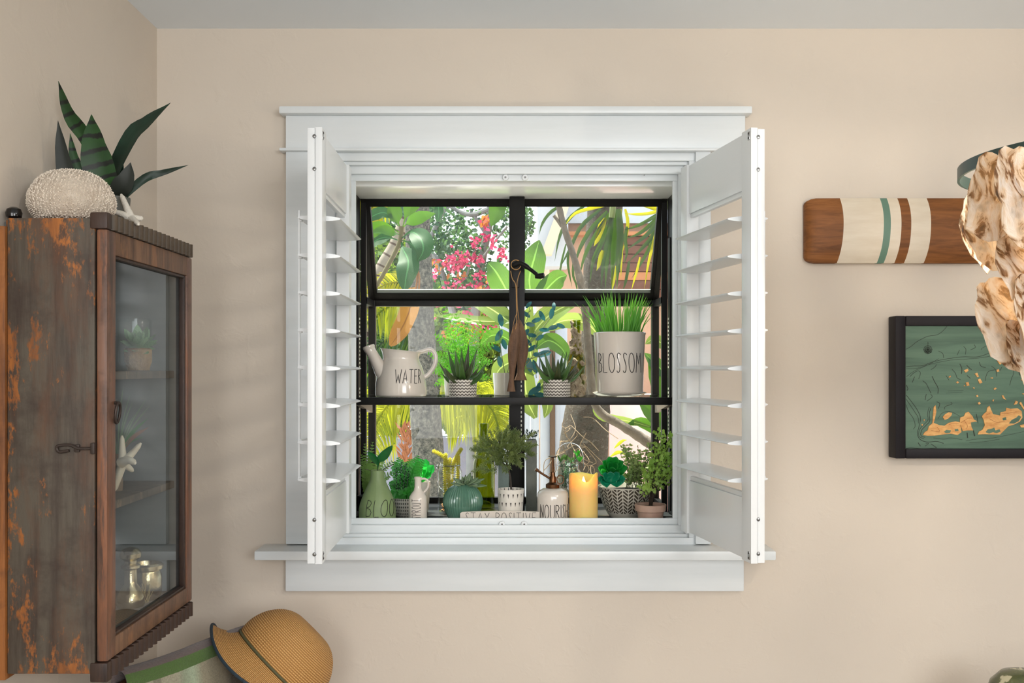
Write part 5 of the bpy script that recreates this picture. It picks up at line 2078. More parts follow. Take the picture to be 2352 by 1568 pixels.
def cactus_jar():
    Y = 2.87
    s = S(Y)
    k = 1 / s
    c = pos(1034, Y, z0)
    q = lambda y: (ZC - (y - V0) * k) - c.z
    o = thing('cactus_jar', 'clip-top glass jar with yellow-green knobbly succulent stems rising out', 'jar', c)
    prof = [(.001, 0), (26 * k, 0), (28 * k, .004), (28 * k, q(1085)), (24 * k, q(1074)), (22 * k, q(1070)), (23 * k, q(1062)), (21 * k, q(1062)), (20.5 * k, q(1070)), (26 * k, q(1086)), (26.4 * k, .006), (.001, .004)]
    lathe_obj('jar', prof, c, M['clear'], o)
    b = B()
    b.ring([c + Vector((23.5 * k * math.cos(a), 23.5 * k * math.sin(a), q(1068))) for a in [2 * PI * i / 28 for i in range(28)]], .0012, 5)
    b.tube(spline([W(1012, 1068, Y), W(1004, 1074, Y), W(1004, 1092, Y), W(1006, 1112, Y), W(1020, 1130, Y - .03)], 12), .0011, 5)
    b.ring([W(1005, 1072, Y) + Vector((.004 * math.cos(a), 0, .005 * math.sin(a))) for a in [2 * PI * i / 12 for i in range(12)]], .0011, 5)
    obj('wire_clip', b, M['chrome'], o)
    b = B()
    rn = random.Random(7)
    for i in range(90):
        a = rn.uniform(0, 6.28)
        r_ = 22 * k * math.sqrt(rn.random())
        p = c + Vector((r_ * math.cos(a), r_ * math.sin(a), .006 + rn.random() * 16 * k))
        w = rn.uniform(.002, .0042)
        b.lathe([(0, -w * .7), (w * .8, -w * .3), (w, .2 * w), (w * .5, .7 * w), (0, .8 * w)], p, 6)
    obj('pebbles', b, plain('orange_pebbles', sr(196, 140, 92), .6, var=(sr(150, 96, 62), 60, (1, 1, 1))), o, kind='stuff')
    m = leafmat('knobbly_stem', sr(240, 228, 110), sr(196, 200, 90), sr(250, 236, 110), .5, .5)
    for pts in ([(1030, 1150), (1030, 1080), (1020, 1050), (993, 1034)], [(1036, 1150), (1040, 1075), (1048, 1050), (1061, 1028)], [(1050, 1145), (1052, 1080), (1052, 1045)], [(1024, 1150), (1022, 1085), (1024, 1040)], [(1042, 1150), (1030, 1100), (1034, 1050)]):
        q_ = spline([W(x, y, Y + rn.uniform(-.008, .008)) for x, y in pts], 26)
        b = B()
        b.tube(q_, .0035, 6)
        for i in range(len(q_) - 1):
            tg = (q_[i + 1] - q_[i]).normalized()
            o1 = tg.orthogonal().normalized()
            o2 = tg.cross(o1)
            for j in range(7):
                a = 2 * PI * (j + .5 * (i % 2)) / 7
                d = o1 * math.cos(a) + o2 * math.sin(a)
                p = q_[i] + d * .0036
                w = .0021
                s1 = d.cross(tg)
                b.add([p + s1 * w, p + tg * w, p - s1 * w, p - tg * w, p + d * .0042 + tg * .0016], [(0, 1, 4), (1, 2, 4), (2, 3, 4), (3, 0, 4)])
        obj('knobbly_stem', b, m, o)


cactus_jar()


def wine_bottle():
    Y = 2.955
    s = S(Y)
    k = 1 / s
    c = pos(1111, Y, z0)
    q = lambda y: (ZC - (y - V0) * k) - c.z
    prof = [(.001, .004), (20 * k, 0), (25 * k, .003), (25.5 * k, q(1080)), (24 * k, q(1062)), (17 * k, q(1038)), (12 * k, q(1015)), (10.2 * k, q(990)), (10 * k, q(984)), (11.3 * k, q(982)), (11.3 * k, q(973)), (10 * k, q(972)), (8 * k, q(973)), (8 * k, q(1012)), (15 * k, q(1042)), (23 * k, q(1066)), (23.5 * k, .008), (12 * k, .02), (.001, .024)]
    b = B()
    b.lathe(prof, c, 40)
    o = obj('wine_bottle', b, M['bottle'])
    o['label'] = 'tall empty green wine bottle standing behind the ribbed round vase'
    o['category'] = 'bottle'


wine_bottle()


def rosemary():
    Y = 2.70
    s = S(Y)
    k = 1 / s
    c = pos(1173, Y, z0)
    q = lambda y: (ZC - (y - V0) * k) - c.z
    o = thing('potted_rosemary', 'bushy needle-leaved rosemary tree in a white pot pierced with small holes', 'plant', c)
    t = NT('pierced_pot')
    u, v = t.uv()
    rowi = t.math('FLOOR', t.math('MULTIPLY', v, 7.2))
    fu = t.math('FRACT', t.math('ADD', t.math('MULTIPLY', u, 17.0), t.math('MULTIPLY', rowi, .5)))
    fv = t.math('FRACT', t.math('MULTIPLY', v, 7.2))
    ins = t.math('LESS_THAN', t.math('ABSOLUTE', t.math('SUBTRACT', fu, .5)), t.math('MULTIPLY', t.math('SUBTRACT', fv, .22), .32))
    m = t.math('MULTIPLY', ins, t.math('LESS_THAN', fv, .74))
    t.set(color=t.mix(m, sr(222, 216, 206), sr(52, 46, 42)), rough=.35)
    H = q(1122)
    pot = lathe_obj('pot', [(.001, 0), (26 * k, 0), (27 * k, .002), (30.5 * k, H), (29 * k, H), (28 * k, H - .006), (27 * k, H - .012), (.001, H - .012)], c, t.mat, o, mod=lambda a, zz, r: 1 + .012 * math.sin(12 * a + zz * 120))
    soil(o, c, 27 * k, H - .011)
    b = B()
    b.tube(spline([W(1174, 1124, Y), W(1172, 1095, Y), W(1166, 1072, Y), W(1160, 1055, Y)], 12), [.0026] * 6 + [.0022] * 7, 8)
    for e in ((1120, 1040), (1145, 1010), (1170, 1000), (1205, 1005), (1190, 1040), (1130, 1060), (1215, 1030)):
        b.tube(spline([W(1166, 1072, Y), W((1163 + e[0]) / 2, (1060 + e[1]) / 2, Y), W(*e, Y)], 6), .0011, 5)
    obj('trunk', b, M['dstem'], o)
    b = B()
    rn = random.Random(21)
    cen = W(1160, 1032, Y)
    for i in range(210):
        u_, w_ = rn.uniform(-1, 1), rn.uniform(0, 2 * PI)
        d = Vector((math.sqrt(1 - u_ * u_) * math.cos(w_), math.sqrt(1 - u_ * u_) * math.sin(w_), u_))
        p = cen + Vector((d.x * 58 * k, d.y * 46 * k, d.z * 36 * k)) * rn.uniform(.15, 1)
        dd = (d + Vector((rn.uniform(-.4, .4), rn.uniform(-.4, .4), rn.uniform(-.2, .5)))).normalized()
        L = rn.uniform(.018, .03)
        p1 = p + dd * L
        b.tube([p, p1], .0006, 4)
        for j in range(22):
            a = j * 2.4
            o1 = dd.orthogonal().normalized()
            e = o1 * math.cos(a) + dd.cross(o1) * math.sin(a)
            b.card(p.lerp(p1, j / 22), e * .8 + dd * .8, (0, -1, .3), .0095, .0021)
    for sx, sy, ex, ey in ((1120, 1070, 1085, 1083), (1112, 1050, 1088, 1048), (1122, 1020, 1100, 1002), (1205, 1010, 1228, 992), (1210, 1030, 1232, 1020), (1160, 1000, 1168, 978), (1125, 1078, 1098, 1076), (1140, 1075, 1108, 1086)):
        p, p1 = W(sx, sy, Y), W(ex, ey, Y - .005)
        dd = (p1 - p).normalized()
        b.tube([p, p1], .0007, 4)
        for j in range(34):
            a = j * 2.4
            o1 = dd.orthogonal().normalized()
            e = o1 * math.cos(a) + dd.cross(o1) * math.sin(a)
            b.card(p.lerp(p1, j / 34), e * .8 + dd * .8, (0, -1, .3), .0095, .0021)
    obj('needles', b, G['needle'], o, kind='stuff')


rosemary()


def concrete_planters():
    m = plain('concrete', sr(124, 126, 118), .85, var=(sr(96, 100, 94), 14, (1, 1, 1)), bump=(70, .5, .006))
    Y = 2.94 - .03
    Yt = 2.80
    k = 1 / S(Yt)
    o = thing('grey_block_planter', 'tall narrow grey concrete block planter with small sprigs at the window post', 'planter', pos(1220, Yt, z0))
    b = B()
    x0, x1 = (1209 - U0) * k, (1233 - U0) * k
    zt = ZC - (1010 - V0) * k
    b.box((x0, Yt, z0), (x1, Yt + .045, zt), .004)
    obj('block', b, m, o)
    b = B()
    rn = random.Random(3)
    for i in range(9):
        p0 = Vector((rn.uniform(x0 + .003, x1 - .005), Yt + rn.uniform(.01, .035), zt - .002))
        p1 = p0 + Vector((rn.uniform(-.018, .014), rn.uniform(-.01, .01), rn.uniform(.018, .03)))
        b.tube([p0, p1], .0006, 4)
        for j in range(12):
            a = j * 2.4
            b.card(p0.lerp(p1, .25 + j / 16), Vector((math.cos(a), math.sin(a), .6)), (0, 0, 1), .009, .004)
    obj('sprigs', b, G['darkspr'], o, kind='stuff')
    Yt = 2.82
    k = 1 / S(Yt)
    o = thing('grey_square_vase', 'short teal-grey square vase behind the rosemary trunk', 'vase', pos(1157, Yt, z0))
    b = B()
    b.box(((1144 - U0) * k, Yt, z0), ((1169 - U0) * k, Yt + .03, ZC - (1065 - V0) * k), .003)
    obj('vase_body', b, plain('teal_concrete', sr(110, 124, 120), .8, bump=(70, .4, .005)), o)


concrete_planters()


def nourish():
    Y = 2.68
    s = S(Y)
    k = 1 / s
    c = pos(1269.5, Y, z0)
    q = lambda y: (ZC - (y - V0) * k) - c.z
    o = thing('plant_mister', 'cream plant mister lettered NOURISH with a bronze pump top', 'mister', c)
    prof = [(.001, 0), (34 * k, 0), (36 * k, .003), (36 * k, q(1142)), (35 * k, q(1132)), (31 * k, q(1126)), (22 * k, q(1121)), (15 * k, q(1120)), (.001, q(1119.5))]
    lathe_obj('bottle', prof, c, M['cream'], o, 48)
    h = 31 * k
    tw = text_width('NOURISH', h, .12, .76)
    b, _ = write('NOURISH', h, on_lathe(c, prof[1:7], -tw / 2 / (36 * k) + .12, q(1186)), .0010, .12, .76)
    obj('lettering', b, M['letter'], o)
    b = B()
    b.lathe([(.001, q(1120)), (15.5 * k, q(1120)), (16 * k, q(1118)), (16 * k, q(1112)), (13 * k, q(1110)), (8 * k, q(1107)), (8 * k, q(1096)), (5.5 * k, q(1092)), (5 * k, q(1084)), (3 * k, q(1083)), (2.6 * k, q(1051)), (6 * k, q(1050.5)), (11 * k, q(1048)), (7 * k, q(1046.5)), (.001, q(1046))], c, 24)
    obj('pump', b, M['bronze'], o)
    b = B()
    b.tube(spline([W(1268, 1104, Y), W(1262, 1098, Y), W(1246, 1088, Y - .004), W(1233, 1079, Y - .008)], 10), 2.6 * k, 10)
    b.tube([W(1235, 1080.5, Y - .0075), W(1230, 1077, Y - .009)], 4.2 * k, 12)
    obj('nozzle', b, M['bronze'], o)
    b = B()
    b.ring([W(1287, 1101, Y) + Vector((8 * k * math.cos(a), 0, 10 * k * math.sin(a))) for a in [2 * PI * i / 24 for i in range(24)]], 1.3 * k, 6)
    obj('finger_ring', b, M['bronze'], o)


nourish()


def candle():
    Y = 2.68
    s = S(Y)
    k = 1 / s
    c = pos(1340, Y, z0)
    q = lambda y: (ZC - (y - V0) * k) - c.z
    o = thing('pillar_candle', 'glowing yellow pillar candle with a wavy melted rim', 'candle', c)
    t = NT('candle_wax')
    t.set(color=sr(240, 204, 124), rough=.45, sss=1.0)
    t.bsdf.inputs['Subsurface Radius'].default_value = (.03, .014, .005)
    t.bsdf.inputs['Subsurface Scale'].default_value = .9
    R = 33 * k

    def rimz(a):        # a=0 faces the room
        return q(1083) - (14 * k * math.exp(-((a - .10) / .55) ** 2)) - 3.5 * k * (1 + math.sin(3 * a + 1.2)) - 4 * k * math.exp(-((abs(a) - 3.0) / .5) ** 2)
    n, rows = 72, []
    hs = [0, .003, .3, .6, .85, 1.0]
    vs, fs = [], []
    layers = [(R * .97, lambda a: 0), (R, lambda a: .003), (R, lambda a: q(1150)), (R, lambda a: q(1120)), (R, lambda a: rimz(a) - .005), (R * .985, lambda a: rimz(a) - .001), (R * .93, lambda a: rimz(a)), (R * .88, lambda a: rimz(a) - .002), (R * .86, lambda a: rimz(a) - .008), (R * .80, lambda a: q(1116)), (R * .5, lambda a: q(1119)), (.0008, lambda a: q(1120))]
    for r_, f_ in layers:
        for i in range(n):
            a = 2 * PI * i / n
            aa = a if a <= PI else a - 2 * PI
            vs.append(c + Vector((r_ * math.sin(a), -r_ * math.cos(a), f_(aa))))
    for j in range(len(layers) - 1):
        for i in range(n):
            i2 = (i + 1) % n
            fs.append((j * n + i, j * n + i2, (j + 1) * n + i2, (j + 1) * n + i))
    b = B()
    b.add(vs, fs)
    obj('wax', b, t.mat, o)
    t = NT('led_flame')
    t.set(color=(1, .85, .55, 1), emit=(1, .74, .36, 1), estr=1.4)
    b = B()
    zf = q(1116)
    hz_ = q(1093) - zf
    for x in (0,):
        b.lathe([(.0002, 0), (5 * k, .001), (5.6 * k, hz_ * .35), (3.6 * k, hz_ * .65), (1.2 * k, hz_ * .92), (.0002, hz_)], c + Vector((0, -.004, zf)), 16)
    obj('flame', b, t.mat, o)
    lamp('candle_light', 'POINT', .26, (1, .76, .38), c + Vector((0, -.006, q(1100))), shadow_soft_size=.004)


candle()


def wire_jar():
    Y = 2.86
    s = S(Y)
    k = 1 / s
    c = pos(1304, Y, z0)
    q = lambda y: (ZC - (y - V0) * k) - c.z
    o = thing('wire_handled_jar', 'glass jar with a wire bail handle and trailing sprigs behind the mister', 'jar', c)
    lathe_obj('jar', [(.001, 0), (28 * k, 0), (30 * k, .003), (30 * k, q(1085)), (25 * k, q(1074)), (24 * k, q(1060)), (22.5 * k, q(1060)), (23 * k, q(1074)), (28 * k, q(1086)), (28 * k, .005), (.001, .004)], c, M['clear'], o)
    b = B()
    b.tube(spline([W(1274, 1072, Y), W(1276, 1045, Y), W(1288, 1024, Y), W(1306, 1017, Y), W(1326, 1022, Y), W(1338, 1040, Y), W(1341, 1072, Y)], 24), .0011, 6)
    b.ring([c + Vector((25 * k * math.cos(a), 25 * k * math.sin(a), q(1068))) for a in [2 * PI * i / 28 for i in range(28)]], .001, 5)
    obj('wire_handle', b, M['chrome'], o)
    rn = random.Random(14)
    for tx, ty in ((1288, 1048), (1300, 1045), (1312, 1050), (1326, 1035), (1332, 1048)):
        tip = W(tx, ty, Y)
        for j in range(5):
            b = B()
            d = Vector((rn.uniform(-.012, .012), rn.uniform(-.01, .01), 0))
            b.leaf([tip + Vector((0, 0, -.016)), tip + d * .5 + Vector((0, 0, -.006)), tip + d + Vector((0, 0, rn.uniform(0, .006)))], .006, LANCE, nseg=5, fold=.3)
            obj('leaf', b, G['aloe'] if tx < 1320 else G['green'], o)
    b = B()
    for i in range(13):
        p0 = W(rn.uniform(1285, 1325), 1120, Y + rn.uniform(-.03, .0))
        p1 = W(rn.uniform(1280, 1338), rn.uniform(1050, 1085), Y + rn.uniform(-.04, .01))
        b.tube([p0, p1], .0006, 4)
        for j in range(30):
            a = j * 2.4
            b.card(p0.lerp(p1, j / 30), Vector((math.cos(a), math.sin(a), .7)), (0, 0, 1), .011, .0026)
    obj('sprigs', b, leafmat('sprig_green', sr(62, 116, 72), sr(46, 92, 58), sr(80, 140, 80), .25, .45), o, kind='stuff')


wire_jar()


def herringbone_bowl():
    Y = 2.80
    s = S(Y)
    k = 1 / s
    c = pos(1436, Y, z0)
    q = lambda y: (ZC - (y - V0) * k) - c.z
    t = NT('herringbone')
    u, v = t.uv()
    col = t.math('FRACT', t.math('MULTIPLY', u, 15.0))
    dx = t.math('ABSOLUTE', t.math('SUBTRACT', col, .5))
    st = t.math('LESS_THAN', t.math('FRACT', t.math('MULTIPLY_ADD', dx, 2.6, t.math('MULTIPLY', v, 21.0))), .62)
    ln = t.math('MULTIPLY', t.math('GREATER_THAN', dx, .045), t.math('LESS_THAN', dx, .455))
    rng = t.math('MULTIPLY', t.math('GREATER_THAN', v, .27), t.math('LESS_THAN', v, .60))
    m = t.math('MULTIPLY', t.math('MULTIPLY', st, ln), rng)
    t.set(color=t.mix(m, sr(206, 200, 186), sr(66, 56, 46)), rough=.55)
    t.bump(t.math('SUBTRACT', 1.0, m), .4, .002)
    o = thing('herringbone_bowl', 'brown and white herringbone bowl planted with succulents and variegated leaves', 'planter', c)
    pr = [(.001, 0), (36 * k, 0), (40 * k, 6 * k), (50 * k, 24 * k), (58 * k, 46 * k), (62 * k, 64 * k), (63 * k, 70 * k), (61 * k, 70 * k), (57 * k, 60 * k), (.001, 58 * k)]
    lathe_obj('bowl', pr, c, t.mat, o, 64)
    soil(o, c, 58 * k, 60 * k)
    zt = 60 * k
    for cx, cy, m, dy, tips in ((1406, 1080, 'lettuce', -.01, ((1374, 1074), (1384, 1058), (1398, 1048), (1416, 1048), (1431, 1058), (1440, 1072), (1432, 1086), (1380, 1086), (1396, 1062), (1420, 1064), (1408, 1072), (1392, 1078), (1424, 1082))),
                                (1402, 1104, 'teal', -.055, ((1374, 1098), (1384, 1088), (1402, 1082), (1422, 1086), (1436, 1098), (1428, 1110), (1382, 1110), (1396, 1094), (1414, 1096)))):
        cc = W(cx, cy + 4, Y + dy)
        rq = random.Random(cx)
        for i, (tx, ty) in enumerate(tips):
            tip = W(tx, ty, Y + dy - .012 + rq.uniform(-.012, .008))
            b = B()
            b.leaf([cc, cc.lerp(tip, .55) + Vector((0, .004, -.003)), tip], rq.uniform(19, 25) * k, OBOV, nseg=8, fold=.32, up=(0, -.8, .6), ncol=4)
            lf = obj('leaf', b, G[m], o)
            md = lf.modifiers.new('thickness', 'SOLIDIFY')
            md.thickness = .0022
    rn = random.Random(31)
    sb, b = B(), B()
    for i in range(46):
        p0 = c + Vector((rn.uniform(0, 40) * k, rn.uniform(-20, 30) * k, zt))
        p1 = W(rn.uniform(1422, 1500), rn.uniform(1018, 1095), Y + rn.uniform(-.02, .07))
        mid = p0.lerp(p1, .5) + Vector((0, 0, .01))
        q_ = spline([p0, mid, p1], 8)
        sb.tube(q_, .0006, 4)
        for j in range(2, 9):
            for kk in range(3):
                a = rn.uniform(0, 6.28)
                b.card(q_[j], Vector((math.cos(a), math.sin(a) - .2, rn.uniform(-.1, .7))), (0, -1, .4), rn.uniform(.008, .014), rn.uniform(.005, .008))
    obj('stem', sb, M['stem'], o)
    obj('foliage', b, G['varie'], o, kind='stuff')


herringbone_bowl()


def terracotta():
    Y = 2.68
    s = S(Y)
    k = 1 / s
    c = pos(1494, Y, z0)
    q = lambda y: (ZC - (y - V0) * k) - c.z
    o = thing('terracotta_plant', 'dusty pink terracotta pot with a dark-stemmed round-leaved bush', 'plant', c)
    H = q(1157)
    lathe_obj('pot', [(.001, 0), (27 * k, 0), (30 * k, H * .55), (32 * k, H * .62), (35 * k, H * .66), (36 * k, H * .98), (35 * k, H), (32 * k, H), (31 * k, H - .01), (.001, H - .01)], c,
              plain('pink_terracotta', sr(190, 160, 142), .7, var=(sr(168, 134, 118), 18, (1, 1, 1)), bump=(80, .3, .003)), o)
    soil(o, c, 31 * k, H - .009)
    rn = random.Random(17)
    sb, b = B(), B()
    base = c + Vector((0, 0, H - .008))
    for i in range(36):
        tx, ty = rn.uniform(1466, 1575), rn.uniform(990, 1120)
        if tx < 1500 and ty < 1040:
            tx += 50
        dy = rn.uniform(-.05, .035)
        p1 = W(tx, ty, Y + dy)
        mid = base.lerp(p1, .45) + Vector(((p1.x - base.x) * -.15, 0, .012))
        q_ = spline([base + Vector((rn.uniform(-.004, .004), rn.uniform(-.004, .004), 0)), mid, p1], 10)
        sb.tube(q_, [.0016 - .0001 * j for j in range(11)], 5)
        for j in range(5, 11):
            for kk in range(4):
                a = rn.uniform(0, 6.28)
                p = q_[j] + Vector((rn.uniform(-1, 1), rn.uniform(-1, 1), rn.uniform(-1, 1))) * .008
                d = Vector((math.cos(a), math.sin(a) * .6, rn.uniform(-.4, .8))).normalized()
                sd = d.cross(Vector((0, -1, .3))).normalized()
                L = rn.uniform(.0065, .0105)
                b.add([p, p + d * L * .6 + sd * L * .5, p + d * L + sd * L * .3, p + d * L - sd * L * .3, p + d * L * .6 - sd * L * .5], [(0, 1, 2, 3, 4)])
    obj('stem', sb, M['dstem'], o)
    obj('foliage', b, G['maiden'], o, kind='stuff')


terracotta()


def sign():
    Y = 2.674 - .012
    s = S(Y)
    k = 1 / s
    c = pos(1154, Y, z0)
    q = lambda y: (ZC - (y - V0) * k) - c.z
    o = thing('lettered_dish', 'long cream ceramic plaque lettered STAY POSITIVE at the front of the sill', 'plaque', c)
    b = B()
    x0, x1 = -97 * k, 97 * k
    zt = q(1173)
    pts = []
    n = 40
    top = []
    for i in range(n + 1):
        f = i / n
        x = x0 + (x1 - x0) * f
        e = min(f, 1 - f) / .03
        top.append(c + Vector((x, 0, zt - .0022 * (2 * f - 1) ** 2 - (.004 * (1 - math.sqrt(max(0, 1 - (1 - e) ** 2))) if e < 1 else 0))))
    bot = [c + Vector((x1, 0, 0)), c + Vector((x0, 0, 0))]
    b.prism(top + bot, Vector((0, -.003, 0)), Vector((0, .003, 0)))
    obj('plaque', b, M['cream'], o)
    h = 22 * k
    tw = text_width('STAY POSITIVE', h, .22, 1.15)
    f = lambda x, y: c + Vector((-4 * k + x - tw / 2, -.0034, q(1177) - h + y))
    b, _ = write('STAY POSITIVE', h, f, .0006, .22, 1.15)
    obj('lettering', b, M['letter'], o)


sign()

# ================================================================ GARDEN OUTSIDE
b = B()
b.box((-9, 2.76, -.1), (10, 16, 0))
obj('ground', b, plain('pale_bounce_ground', sr(190, 188, 182), .9, var=(sr(172, 168, 160), 4, (1, 1, 1)), bump=(12, .6, .03)), None, False, kind='structure')  # ground made pale to bounce sunlight up into the window head
E = {}
LEAFK[:] = [.48, .66]
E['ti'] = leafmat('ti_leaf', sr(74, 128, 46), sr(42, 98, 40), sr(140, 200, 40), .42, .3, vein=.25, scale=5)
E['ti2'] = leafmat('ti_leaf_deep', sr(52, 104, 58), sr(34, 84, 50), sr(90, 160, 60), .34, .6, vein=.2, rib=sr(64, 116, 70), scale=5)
E['banana'] = leafmat('broad_leaf', sr(86, 142, 66), sr(50, 108, 58), sr(160, 210, 70), .42, .35, vein=.6, rib=sr(130, 180, 90), scale=4)
E['pale'] = leafmat('pale_broad_leaf', sr(150, 182, 88), sr(100, 146, 62), sr(210, 226, 110), .5, .4, vein=.6, rib=sr(196, 214, 130), scale=4)
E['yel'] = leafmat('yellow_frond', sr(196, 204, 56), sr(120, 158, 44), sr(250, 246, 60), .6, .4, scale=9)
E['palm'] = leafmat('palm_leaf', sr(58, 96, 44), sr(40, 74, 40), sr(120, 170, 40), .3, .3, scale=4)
E['palmy'] = leafmat('palm_leaf_painted_sun', sr(206, 200, 26), sr(150, 176, 30), sr(250, 230, 30), .55, .3, scale=4)  # palm leaf with the yellow of backlighting sun put into its colour
E['dead'] = leafmat('dead_leaf', sr(170, 112, 62), sr(206, 150, 70), sr(240, 170, 60), .35, .6, vein=.5, scale=7, rib=sr(96, 60, 36))
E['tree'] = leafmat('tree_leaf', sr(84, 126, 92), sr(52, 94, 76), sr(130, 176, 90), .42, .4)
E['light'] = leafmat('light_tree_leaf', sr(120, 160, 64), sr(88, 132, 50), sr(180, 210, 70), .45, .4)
E['pink'] = leafmat('bougainvillea', sr(232, 50, 120), sr(246, 110, 140), sr(255, 90, 140), .5, .5)
E['orange'] = leafmat('orange_bract', sr(240, 150, 60), sr(236, 110, 80), sr(255, 170, 70), .45, .5)
t = NT('palm_bark')
u, v = t.uv()
rg = t.math('SINE', t.math('MULTIPLY', v, 90.0))
nz = t.noise(60, 6, .8)
c0 = t.ramp(nz, (.36, sr(62, 64, 62)), (.50, sr(116, 113, 105)), (.64, sr(164, 157, 144)))
t.set(color=c0, rough=.9)
t.bump(t.math('ADD', nz, t.math('MULTIPLY', rg, .15)), .9, .03)
M['bark'] = t.mat
t = NT('mossy_bark')
nz = t.noise(24, 7, .8, (1, 1, 1.6))
st = t.noise(14, 4, .6, (1.4, 1.4, .18))
c0 = t.ramp(nz, (.36, sr(34, 40, 28)), (.46, sr(92, 90, 80)), (.54, sr(64, 54, 43)), (.66, sr(146, 142, 130)))
t.set(color=t.mix(t.math('MULTIPLY', st, .5), c0, sr(96, 70, 50)), rough=.95)
t.bump(t.math('ADD', nz, st), 1, .03)
M['moss'] = t.mat
t = NT('ringed_bark')
u, v = t.uv()
rg = t.math('FRACT', t.math('MULTIPLY', v, 14.0))
c0 = t.ramp(t.noise(10, 5), (.3, sr(112, 102, 90)), (.7, sr(150, 138, 122)))
t.set(color=t.mix(t.math('LESS_THAN', rg, .16), c0, sr(74, 58, 46)), rough=.8)
M['ringed'] = t.mat
M['twig'] = plain('twig_grey', sr(110, 100, 88), .85, var=(sr(80, 70, 60), 20, (1, 1, 1)), bump=(40, .7, .01))
M['bluetrunk'] = plain('pale_trunk', sr(132, 134, 132), .85, var=(sr(104, 104, 104), 8, (1, 1, 1)))


def trunk(b, pts, Y, n=14, mi=0, seg=16, knots=0):
    """pts: (px, py, half width px[, dY])"""
    k = 1 / S(Y)
    q = spline([Vector((p[0], p[1], p[2])) for p in pts], seg)
    rn = random.Random(int(pts[0][0]))
    b.tube([W(p.x, p.y, Y) for p in q], [p.z * k * (1 + (rn.uniform(-knots, knots) if knots else 0)) for p in q], n, mi)


def pleaf(o, pts, wpx, m, shape=OVATE, fold=.2, roll=0, nseg=12, wave=0, name='leaf', up=(0, -1, 0)):
    Y = sum(p[2] for p in pts) / len(pts)
    b = B()
    b.leaf([W(*p) for p in pts], wpx / S(Y), shape, nseg=nseg, fold=fold, roll=roll, wave=wave, ncol=6 if wpx > 30 else 2, up=up)
    # fine scalloping keeps broad leaves from looking flat
    return obj(name, b, E[m] if m in E else G[m], o)


def frond(o, pts, Lpx, n, m, droop=.6, wpx=5, ang=.6, name='frond', seed=1):
    rn = random.Random(seed)
    Y = sum(p[2] for p in pts) / len(pts)
    k = 1 / S(Y)
    q = spline([W(*p) for p in pts], n)
    b = B()
    b.tube(q[::2] if n % 2 == 0 else q[::2] + [q[-1]], 2.0 * k, 5)
    for i in range(1, n + 1):
        t_ = i / n
        tg = (q[i] - q[i - 1]).normalized()
        sd = tg.cross(Vector((0, -1, .2))).normalized()
        L = Lpx * k * (math.sin(PI * (.15 + .8 * t_)) ** .6) * rn.uniform(.8, 1.1)
        for sg in (1, -1):
            d = (tg * ang + sd * sg + Vector((0, rn.uniform(-.4, .4), 0))).normalized()
            p0 = q[i]
            p1 = p0 + d * L * .5 + Vector((0, 0, -droop * L * .15))
            p2 = p0 + d * L * (1 - .3 * droop) + Vector((0, 0, -droop * L * .65))
            b.leaf([p0, p1, p2], wpx * k * rn.uniform(.8, 1.2), STRAP, nseg=4, fold=.25, roll=rn.uniform(-.5, .5))
    return obj(name, b, E[m], o)


def scatter(o, name, m, blobs, size, seed, cen_bias=.4, quads=1.0):
    """loose foliage: leaflets over ellipsoid blobs (px, py, Y, rx px, ry px, ry depth m, count)"""
    rn = random.Random(seed)
    b = B()
    for px, py, Y, rx, ry, dy, cnt in blobs:
        k = 1 / S(Y)
        c = W(px, py, Y)
        for i in range(int(cnt * quads)):
            while True:
                p = Vector((rn.uniform(-1, 1), rn.uniform(-1, 1), rn.uniform(-1, 1)))
                if p.length <= 1:
                    break
            if noise.noise(Vector((p.x * 2.3 + px, p.y * 2.3, p.z * 2.3 + py))) < -.12:
                continue
            d = Vector((rn.uniform(-1, 1), rn.uniform(-1, 1), rn.uniform(-1, .6)))
            b.card(c + Vector((p.x * rx * k, p.y * dy, p.z * ry * k)), d, (rn.uniform(-.6, .6), -1, rn.uniform(-.6, .6)), size * rn.uniform(.7, 1.3), size * rn.uniform(.45, .7))
    return obj(name, b, m, o, kind='stuff')


